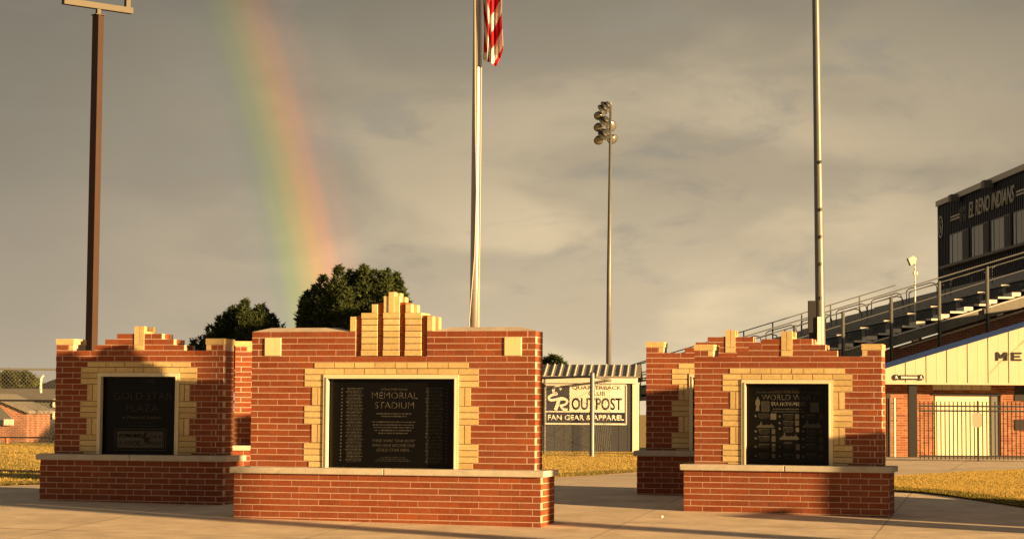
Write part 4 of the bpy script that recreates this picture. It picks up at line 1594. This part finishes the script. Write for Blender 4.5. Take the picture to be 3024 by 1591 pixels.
# railings of the aisles farther along and of the far end
for yy_ in (9.0, 22.0, LEN - 0.3):
    for i in range(0, NR - 1, 2):
        x, z = i * RUN + 0.36, Z00 + (i + 0.5) * RISE
        if yy_ > 30:
            box_part('rail_post', 'steel_galv', stand, x - 0.03, x + 0.03, yy_, yy_ + 0.06, z - 0.1, z + 1.08)
        else:
            MB().tube([(x - 0.25, yy_, z - 0.1), (x - 0.25, yy_, z + 0.72), (x - 0.15, yy_, z + 0.80), (x + 0.05, yy_, z + 0.86), (x + 0.75, yy_, z + 1.06), (x + 0.92, yy_, z + 1.02), (x + 0.98, yy_, z + 0.85), (x + 0.98, yy_, z + 0.25)], 0.02, 7).build('aisle_rail', 'steel_galv', stand)
    if yy_ > 30:
        for hh in (1.07, 0.55):
            MB().tube([(-0.8, yy_, Z00 + hh - 0.24), (NR * RUN, yy_, Z00 + hh + NR * RISE)], 0.025, 6).build('pipe_rail', 'steel_galv', stand)
# front guard rail of the stand
for yy_ in range(0, int(LEN) + 1, 4):
    MB().tube([(-0.85, yy_ + 0.0, Z00 - 0.6), (-0.85, yy_, Z00 + 0.86)], 0.025, 6).build('rail_post', 'steel_galv', stand)
for hh in (0.85, 0.4):
    MB().tube([(-0.85, 0, Z00 + hh), (-0.85, LEN, Z00 + hh)], 0.025, 6).build('pipe_rail', 'steel_galv', stand)
# support columns and the brick end wall under the stand
for i in range(2, NR, 4):
    for yy_ in (8, 20, 32):
        box_part('column', 'dark_steel', stand, i * RUN, i * RUN + 0.2, yy_, yy_ + 0.2, -1.9, Z00 + i * RISE - 0.3)
ew = empty('brick_end_wall', (6.5, ST, gz(ST)), R(1.77), 'brick wall under the near end of the bleachers, with sloping top', 'wall')
mb = MB()
xa, xb = 3.3, NR * RUN
mb.prism([(xa, 0), (xb, 0), (xb, Z00 - 0.58 + xb * RISE / RUN), (xa, Z00 - 0.58 + xa * RISE / RUN)], 0.25, 0.55)
mb.build('brickwork', 'far_brick', ew)
mb = MB()
mb.prism([(4.9, Z00 - 0.66 + 4.9 * RISE / RUN), (xb, Z00 - 0.66 + xb * RISE / RUN), (xb, Z00 - 0.61 + xb * RISE / RUN), (4.9, Z00 - 0.61 + 4.9 * RISE / RUN)], 0.05, 0.249)
mb.build('ledge', 'panel_tan', ew)

# small floodlight on the stand
q = at(2702, 850, 62.5)
fl = empty('pole_floodlight', (q.x, 62.5, q.z - 1.5), 0, 'small floodlight on a thin pole above the bleachers, left of the press box', 'floodlight')
fl.scale = (0.685,) * 3
MB().tube([(0, 0, 0), (0, 0, 3.55)], 0.035, 8).build('pole', 'white_paint', fl)
MB().prism([(-0.30, 3.38), (-0.19, 3.20), (0.03, 3.32), (0.06, 3.52), (-0.10, 3.62), (-0.30, 3.50)], -0.12, 0.12).build('lamp_head', 'white_paint', fl)
MB().prism([(-0.345, 3.50), (-0.22, 3.19), (-0.20, 3.205), (-0.32, 3.515)], -0.13, 0.13).build('lens', 'lamp_body', fl)
for a_ in (-0.05, 0.06):
    MB().tube([(a_, -0.10, 2.78), (a_, -0.10, 2.90)], [0.05, 0.06], 8).build('speaker', 'white_paint', fl)

# ------------------------------------------------------------------ press box
pbx = at(2775, 825, 93)
box = empty('press_box', (pbx.x, 93, gz(93)), R(1.77), 'black and navy press box with a row of windows above the bleachers', 'press box')
zb = pbx.z - gz(93) - 3.2
zt = at(2775, 601, 93).z - gz(93)
YL = -26.0
# local: the long face is at x = 0, running from y = 0 (far end) to y = YL (near)
MB().box(0, 4.5, YL, 0, zb, zt).build('body', 'navy_siding', box)
nrib = 90
mb = MB()
for i in range(nrib):
    y = YL + i * (-YL) / nrib
    mb.box(-0.035, 0.0, y, y + 0.07, zb, zt - 0.02)
stuff(mb.build('siding_ribs', 'navy_siding', box))
MB().box(-0.10, 4.6, YL, 0.1, zt, zt + 0.10).build('roof', 'frame_grey', box)
MB().box(-0.14, -0.101, YL, 0.1, zt - 0.14, zt + 0.10).build('eave_trim', 'letter_grey', box)
MB().box(-0.05, 0.0, -0.06, 0.12, zb, zt - 0.02).build('corner_trim', 'navy_siding', box)
def py_at(px):
    """local y on the face for a pixel column"""
    lo, hi = YL, 0.0
    for _ in range(40):
        m_ = (lo + hi) / 2
        p = box_loc @ Vector((0, m_, 0))
        u = CX + F_PX * p.x / p.y
        if u > px:
            lo = m_
        else:
            hi = m_
    return (lo + hi) / 2
box_loc = Matrix.Translation(Vector((pbx.x, 93, 0))) @ Matrix.Rotation(R(1.77), 4, 'Z')
zs0 = at(2813, 780, 91).z - gz(93)
zs1 = at(2813, 700, 91).z - gz(93)
for (pa, pb_) in ((2813, 2868), (2879, 2928), (2937, 2993), (3003, 3062), (3072, 3135)):
    ya, yb = py_at(pb_), py_at(pa)
    w = MB().box(-0.07, -0.036, ya, yb, zs0 - 0.04, zs1 + 0.10).build('window', 'frame_grey', box)
    n = 4
    mats = ('window_glass', 'window_pale', 'window_pale', 'sign_black')
    for i in range(n):
        f0, f1 = (0.05, 0.30, 0.56, 0.86)[::-1][i], (0.27, 0.54, 0.80, 0.96)[::-1][i]
        y0_, y1_ = ya + (yb - ya) * f0, ya + (yb - ya) * f1
        MB().box(-0.085, -0.0705, y0_, y1_, zs0, zs1 + 0.04).build('pane', ('sign_black', 'window_pale', 'window_pale', 'window_glass')[::-1][i], w)
MB().box(-0.30, -0.037, YL, py_at(2796), zs0 - 0.16, zs0 - 0.05).build('window_ledge', 'frame_grey', box)
for pxx in (2840, 2940):
    yy_ = py_at(pxx)
    MB().box(-0.45, -0.05, yy_ - 0.25, yy_ + 0.25, zt - 0.32, zt + 0.0).build('loudspeaker', 'frame_grey', box)


def face_text(s, mat, ya, yb, z0, z1, name='lettering', **kw):
    """lettering on the long face, reading from the far end to the near end"""
    me = text_mesh(s, 0, yb - ya, z0, z1, 0.0, thick=0.03, **kw)
    for v in me.vertices:
        x, y, z = v.co
        v.co = (y - 0.040, yb - x, z)
    me.materials.clear()
    me.materials.append(MATS[mat])
    o = bpy.data.objects.new(name, me)
    col.objects.link(o)
    o.parent = box
    return o


def zface(px, py):
    y = py_at(px)
    p = box_loc @ Vector((0, y, 0))
    return at(px, py, p.y).z - gz(93)


zl0, zl1 = zface(2940, 619), zface(2940, 570)
face_text('EL RENO INDIANS', 'letter_grey', py_at(3006), py_at(2870), zl0, zl1, shear=0.25, bold=0.01)
face_text('HOME', 'frame_grey', py_at(2862), py_at(2843), zl0 + (zl1 - zl0) * 0.50, zl0 + (zl1 - zl0) * 0.88)
face_text('OF THE', 'frame_grey', py_at(2862), py_at(2843), zl0 - 0.05, zl0 + (zl1 - zl0) * 0.40)
for dz in (0.0, 0.13):
    MB().box(-0.06, -0.036, py_at(2842), py_at(2815), zl0 + 0.18 + dz, zl0 + 0.25 + dz).build('stripe', 'letter_grey', box)
    MB().box(-0.06, -0.036, py_at(3050), py_at(3011), zl0 + 0.18 + dz, zl0 + 0.25 + dz).build('stripe', 'letter_grey', box)
ec, ez = py_at(2785), zface(2785, 670)
mb = MB()
ring = [(math.cos(2 * math.pi * i / 24), math.sin(2 * math.pi * i / 24)) for i in range(24)]
for i in range(24):
    a_, b_ = ring[i], ring[(i + 1) % 24]
    mb.poly([(-0.06, ec + a_[0] * 0.40, ez + a_[1] * 0.50), (-0.06, ec + b_[0] * 0.40, ez + b_[1] * 0.50), (-0.06, ec + b_[0] * 0.32, ez + b_[1] * 0.42), (-0.06, ec + a_[0] * 0.32, ez + a_[1] * 0.42)])
    mb.poly([(-0.036, ec + a_[0] * 0.40, ez + a_[1] * 0.50), (-0.036, ec + b_[0] * 0.40, ez + b_[1] * 0.50), (-0.06, ec + b_[0] * 0.40, ez + b_[1] * 0.50), (-0.06, ec + a_[0] * 0.40, ez + a_[1] * 0.50)])
mb.build('emblem_ring', 'letter_grey', box)
lg = er_logo('letter_grey', box, 0, 0.40, ez - 0.28, ez + 0.28, 0.0)
for v in lg.data.vertices:
    x, y, z = v.co
    v.co = (y - 0.05, ec + 0.2 - x, z)

# ------------------------------------------------------------------ ticket building with the gable sign
TD = 56.0
k_t = F_PX / TD
tl = at(2614, 1128, TD)
tb = empty('ticket_building', (tl.x, TD, gz(TD)), 0, 'brick entrance building with cream gable lettered memorial stadium, right edge', 'building')
zp = tl.z - gz(TD)
ztl = at(2616, 1086, TD).z - gz(TD)
slope = 0.305
apex = 7.5
pw = 0.282
n = 0
x = 0.0
while x < 2 * apex - 0.01:
    x1 = min(x + pw - 0.010, 2 * apex)
    h0 = ztl + slope * (x if x <= apex else 2 * apex - x)
    h1 = ztl + slope * (x1 if x1 <= apex else 2 * apex - x1)
    off = 0.014 if n % 2 else 0.0
    MB().prism([(x, zp), (x1, zp), (x1, h1), (x, h0)], off, 0.08).build('metal_panel', 'panel_tan', tb)
    x += pw
    n += 1
mb = MB()
mb.prism([(-0.03, ztl - 0.02), (apex, ztl - 0.02 + slope * apex), (apex, ztl + 0.13 + slope * apex), (-0.03, ztl + 0.13)], -0.06, 0.2)
mb.prism([(apex + 0.001, ztl - 0.02 + slope * apex), (2 * apex + 0.03, ztl - 0.02), (2 * apex + 0.03, ztl + 0.13), (apex + 0.001, ztl + 0.13 + slope * apex)], -0.06, 0.2)
mb.build('roof_fascia', 'navy_paint', tb)
mb = MB()
mb.prism([(0.0, ztl + 0.0), (apex, ztl + slope * apex), (2 * apex, ztl)], 0.21, 6.5)
mb.build('roof', 'panel_tan', tb)
MB().box(0.02, 2 * apex, 0.081, 1.3, zp - 0.01, zp + 0.06).build('soffit', 'panel_tan', tb)
MB().box(0.0, 2 * apex, -0.01, 0.079, zp - 0.05, zp - 0.001).build('sill_trim', 'panel_tan', tb)
def tx(px): return (px - 2614) / k_t
def tz(py): return zp - (py - 1128) / k_t
xm0 = tx(2943)
lw = tx(3017) - xm0
def bold_letter(strokes, a, b):
    """a wide block letter from brush strokes in the unit square, between pixel columns a and b"""
    mbl = MB()
    x0l, x1l, z0l, z1l = tx(a), tx(b), tz(1062), tz(1037)
    for n_, (pts_, w_) in enumerate(strokes):
        ribbon(mbl, [(x0l + u * (x1l - x0l), z0l + v * (z1l - z0l)) for u, v in pts_], w_, -0.030 - 0.001 * n_, -0.004)
    mbl.build('lettering', 'sign_black', tb)


bold_letter([([(0.08, 0), (0.08, 1)], 0.05), ([(0.92, 0), (0.92, 1)], 0.05), ([(0.06, 0.98), (0.5, 0.34)], 0.05), ([(0.94, 0.98), (0.5, 0.34)], 0.05)], 2943, 2975)
bold_letter([([(0.10, 0), (0.10, 1)], 0.05), ([(0.1, 0.11), (1, 0.11)], 0.05), ([(0.1, 0.5), (0.85, 0.5)], 0.045), ([(0.1, 0.89), (1, 0.89)], 0.05)], 2989, 3017)
text_part('MORIAL STADIUM', 'sign_black', tb, xm0 + lw * 1.22, xm0 + lw * 8.4, tz(1062), tz(1037), -0.01, thick=0.02, bold=0.02)
mb = MB()
ribbon(mb, [(tx(2923), tz(1100)), (tx(2950), tz(1070)), (tx(2990), tz(1035)), (tx(3030), tz(1000))], 0.009, -0.003, -0.001)
mb.build('cable', 'sign_ochre', tb)
# roundel sign at the left end
sgn = empty('gate_sign', (tl.x, TD, gz(TD)), 0, 'small black and white sign with two round ends under the cream gable', 'sign')
for cpx in (2646, 2719):
    cx_, cz_ = tx(cpx), tz(1113)
    MB().prism([(cx_ + 0.082 * math.cos(2 * math.pi * i / 20), cz_ + 0.082 * math.sin(2 * math.pi * i / 20)) for i in range(20)], -0.03, -0.008).build('roundel', 'sign_black', sgn)
    text_part('A', 'sign_white', sgn, cx_ - 0.045, cx_ + 0.045, cz_ - 0.045, cz_ + 0.05, -0.031, thick=0.006, bold=0.03)
MB().box(tx(2657), tx(2709), -0.024, -0.008, tz(1120), tz(1106)).build('bar', 'sign_black', sgn)
mb = MB()
rr = random.Random(3)
x = tx(2661)
while x < tx(2704):
    e = x + rr.uniform(0.02, 0.04)
    mb.box(x, e, -0.028, -0.0245, tz(1116), tz(1110))
    x = e + 0.012
stuff(mb.build('small_lettering', 'sign_white', sgn))
# walls under the canopy: brick by brick, joined
WY = 1.0
mb = MB()
core = MB()
kw = F_PX / (TD + WY)
def wx(px): return (px - CX) / kw - tl.x
def wz(py): return at(2800, py, TD + WY).z - gz(TD)
dx0, dx1, dzt = wx(2757), wx(2955), wz(1163)
rnd = random.Random(2)
bw_, bh_ = 0.203, 0.0677
core.box(-0.1, dx0, WY + 0.008, WY + 0.3, -0.1, zp)
core.box(dx1, 2 * apex, WY + 0.008, WY + 0.3, -0.1, zp)
core.box(dx0, dx1, WY + 0.008, WY + 0.3, dzt, zp)
r = 0
z = -0.05
while z < zp - 0.02:
    x = -0.1 + (0 if r % 2 else -bw_ / 2)
    while x < 5.0:
        x0_, x1_ = max(x, -0.1), x + bw_ - 0.009
        z1_ = min(z + bh_ - 0.009, zp - 0.012)
        if x1_ > x0_ + 0.02:
            segs = [(x0_, x1_)]
            if z1_ < dzt + 0.03:
                segs = []
                if x0_ < dx0 - 0.02:
                    segs.append((x0_, min(x1_, dx0)))
                if x1_ > dx1 + 0.02:
                    segs.append((max(x0_, dx1), x1_))
            for a_, b_ in segs:
                j = rnd.uniform(-0.002, 0.002)
                mb.box(a_, b_, WY + j, WY + 0.05, z, z1_)
        x += bw_
    z += bh_
    r += 1
stuff(mb.build('brick_courses', 'stadium_brick', tb))
core.build('mortar', 'mortar', tb)
# roll-up door
d0, d1 = wx(2763), wx(2928)
door = MB().box(d0, d1, WY + 0.10, WY + 0.14, 0, dzt - 0.02).build('door', 'door_cream', tb)
for i in range(9):
    z = 0.03 + i * (dzt - 0.05) / 9
    MB().box(d0 + 0.01, d1 - 0.01, WY + 0.088, WY + 0.0995, z, z + (dzt - 0.05) / 9 - 0.012).build('door_slat', 'door_cream', door)
MB().box(d1 + 0.004, dx1 - 0.002, WY + 0.05, WY + 0.2, 0, dzt).build('door_jamb', 'door_grey', tb)
MB().box(dx0 - 0.05, dx1 + 0.02, WY - 0.03, WY - 0.004, wz(1166), wz(1160)).build('lintel_angle', 'dark_steel', tb)
for i in range(6):
    a_ = dx0 - 0.02 + i * 0.27
    MB().prism([(a_, wz(1150)), (a_ + 0.255, wz(1150)), (a_ + 0.235, wz(1134)), (a_ - 0.02, wz(1134))], WY - 0.06, WY - 0.006).build('ceiling_panel', 'panel_tan', tb)
MB().box(wx(2996), wx(3090), WY - 0.02, WY - 0.004, wz(1182), wz(1138)).build('window', 'sign_black', tb)
MB().box(wx(2996), wx(3040), WY - 0.02, WY - 0.004, wz(1268), wz(1236)).build('window', 'sign_black', tb)
# steel columns and downpipes
MB().box(tx(2687), tx(2711), 0.15, 0.36, 0, zp - 0.011).build('column', 'dark_steel', tb)
MB().box(tx(2618), tx(2630), 0.02, 0.12, 0, zp - 0.3).build('downpipe', 'beige_paint', tb)
MB().tube([(tx(2626), -0.05, 0), (tx(2626), -0.05, zp - 0.42)], 0.03, 8).build('downpipe', 'shade_metal', tb)
MB().tube([(tx(2640), -0.05, 0), (tx(2640), -0.05, zp - 0.42)], 0.028, 8).build('downpipe', 'white_paint', tb)

# iron picket fence before the doors
GD = 51.0
gx0, gx1 = (2713 - CX) / F_PX * GD, (3200 - CX) / F_PX * GD
gf = empty('picket_fence', (gx0, GD, gz(GD)), 0, 'black iron picket fence in front of the cream door of the entrance building', 'fence')
hp_ = at(2800, 1184, GD).z - gz(GD)
hr1 = at(2800, 1198, GD).z - gz(GD)
hr2 = at(2800, 1212, GD).z - gz(GD)
W_ = gx1 - gx0
n = int(W_ / 0.1035)
for i in range(n):
    box_part('picket', 'dark_steel', gf, i * 0.1035 - 0.012 + 0.03, i * 0.1035 + 0.012 + 0.03, -0.012, 0.012, 0.06, hp_)
for zz in (hr1, hr2, 0.14):
    box_part('rail', 'dark_steel', gf, 0, W_, -0.019, 0.019, zz - 0.02, zz + 0.02)
xg = (2886 - 2713) / F_PX * GD
box_part('gate_post', 'dark_steel', gf, xg - 0.022, xg + 0.022, -0.045, -0.0195, 0, hp_ + 0.02)
gs = empty('notice_plate', (gx0 + xg - 0.02, GD - 0.05, gz(GD)), 0, 'blank pale metal plate hanging on the black picket fence', 'sign')
bm = bmesh.new()
bmesh.ops.create_cube(bm, size=1.0)
za_, zb_ = at(2886, 1260, GD).z - gz(GD), at(2886, 1217, GD).z - gz(GD)
for v in bm.verts:
    v.co = (-0.12 if v.co.x < 0 else 0.12, -0.012 if v.co.y < 0 else -0.002, za_ if v.co.z < 0 else zb_)
bmesh.ops.bevel(bm, geom=[e for e in bm.edges if abs(e.verts[0].co.y - e.verts[1].co.y) > 0.005], offset=0.03, segments=3, affect='EDGES')
me = bpy.data.meshes.new('plate')
bm.to_mesh(me)
bm.free()
me.materials.append(MATS['frame_pale'])
o = bpy.data.objects.new('plate', me)
col.objects.link(o)
o.parent = gs

# ------------------------------------------------------------------ things beside the camera whose long shadows cross the plaza
sdir = Vector((to_sun.x, to_sun.y)).normalized()


def toward_sun(px, py, dist):
    """a plan point on the ground under a pixel, moved dist metres towards the sun"""
    lo, hi = 15.0, 60.0
    for _ in range(40):
        m_ = (lo + hi) / 2
        if at(px, py, m_).z > gz(m_):
            lo = m_
        else:
            hi = m_
    p = at(px, py, lo)
    q = Vector((p.x, p.y)) + sdir * dist
    return q


def utility_pole(q, label, r):
    o = empty('utility_pole', (q.x, q.y, gz(q.y)), R(25), label, 'pole', 'utility poles by the road')
    MB().tube([(0, 0, -0.2), (0, 0, 4), (0, 0, 8.5)], [r, r * 0.92, r * 0.8], 14).build('pole', 'wood_pole', o)
    MB().box(-1.1, 1.1, -0.06, 0.06, 7.8, 7.95).build('crossarm', 'wood_pole', o)
    for x in (-0.95, -0.45, 0.45, 0.95):
        MB().tube([(x, 0, 7.95), (x, 0, 8.1)], [0.05, 0.03], 8).build('insulator', 'white_paint', o)
    return o


q1 = toward_sun(1860, 1561, 21.0)
utility_pole(q1, 'wooden utility pole outside the frame, its shadow reaching the widest monument', 0.26)
q2 = toward_sun(1140, 1568, 21.0)
utility_pole(q2, 'wooden utility pole outside the frame, its shadow passing before the widest monument', 0.24)
# two unseen blocks added to the right, in the sun's path to the rightmost monument
across = Vector((sdir.y, -sdir.x))          # to the left when facing the sun
s_ang = math.atan2(sdir.y, sdir.x)


def sun_block(name, label, cat, q, w, dep, h, mat, cap):
    """a block whose left edge, seen against the sun, stands at plan point q; w metres wide to the right"""
    c = q + across * (w / 2) * -1 + sdir * dep / 2
    o = empty(name, (c.x, c.y, gz(c.y)), s_ang, label, cat)
    MB().box(-dep / 2, dep / 2, -w / 2, w / 2, -0.3, h).build('wall', mat, o)
    MB().box(-dep / 2 - 0.05, dep / 2 + 0.05, -w / 2 - 0.05, w / 2 + 0.05, h + 0.001, h + 0.10).build(cap, 'limestone', o)
    return o


# blocks added for the shade on the lower right of the rightmost monument
pR = Vector((4.06, 26.25))
sun_block('shade_block', 'added low brick block outside the frame on the right, shading the rightmost monument', 'shade_block', pR + sdir * 6.5, 2.6, 1.2, 1.86, 'far_brick', 'roof')
sun_block('low_shade_block', 'added low brick block outside the frame, shading the foot of the rightmost monument', 'wall', pR + sdir * 6.5 + across * 0.80, 0.66, 0.5, 1.06, 'far_brick', 'cap')
# a further unseen block, added to shade the half hidden monument
pB = Vector((1.75, 29.75)) + across * 0.95
sun_block('tall_shade_block', 'added tall brick block outside the frame on the right, shading the half hidden monument', 'wall', pB + sdir * 8.6, 2.6, 0.4, 2.62, 'far_brick', 'cap')

# a scrap of litter on the concrete
pp = toward_sun(1956, 1531, 0.0)
scr = MB().prism([(-0.014, 0), (0.016, 0.002), (0.014, 0.02), (0.003, 0.028), (-0.012, 0.02)], -0.01, 0.012).build('paper_scrap', 'white_paint', None, loc=(pp.x, pp.y, gz(pp.y) + 0.02))
tag(scr, 'tiny white scrap lying on the concrete left of the rightmost monument', 'litter')
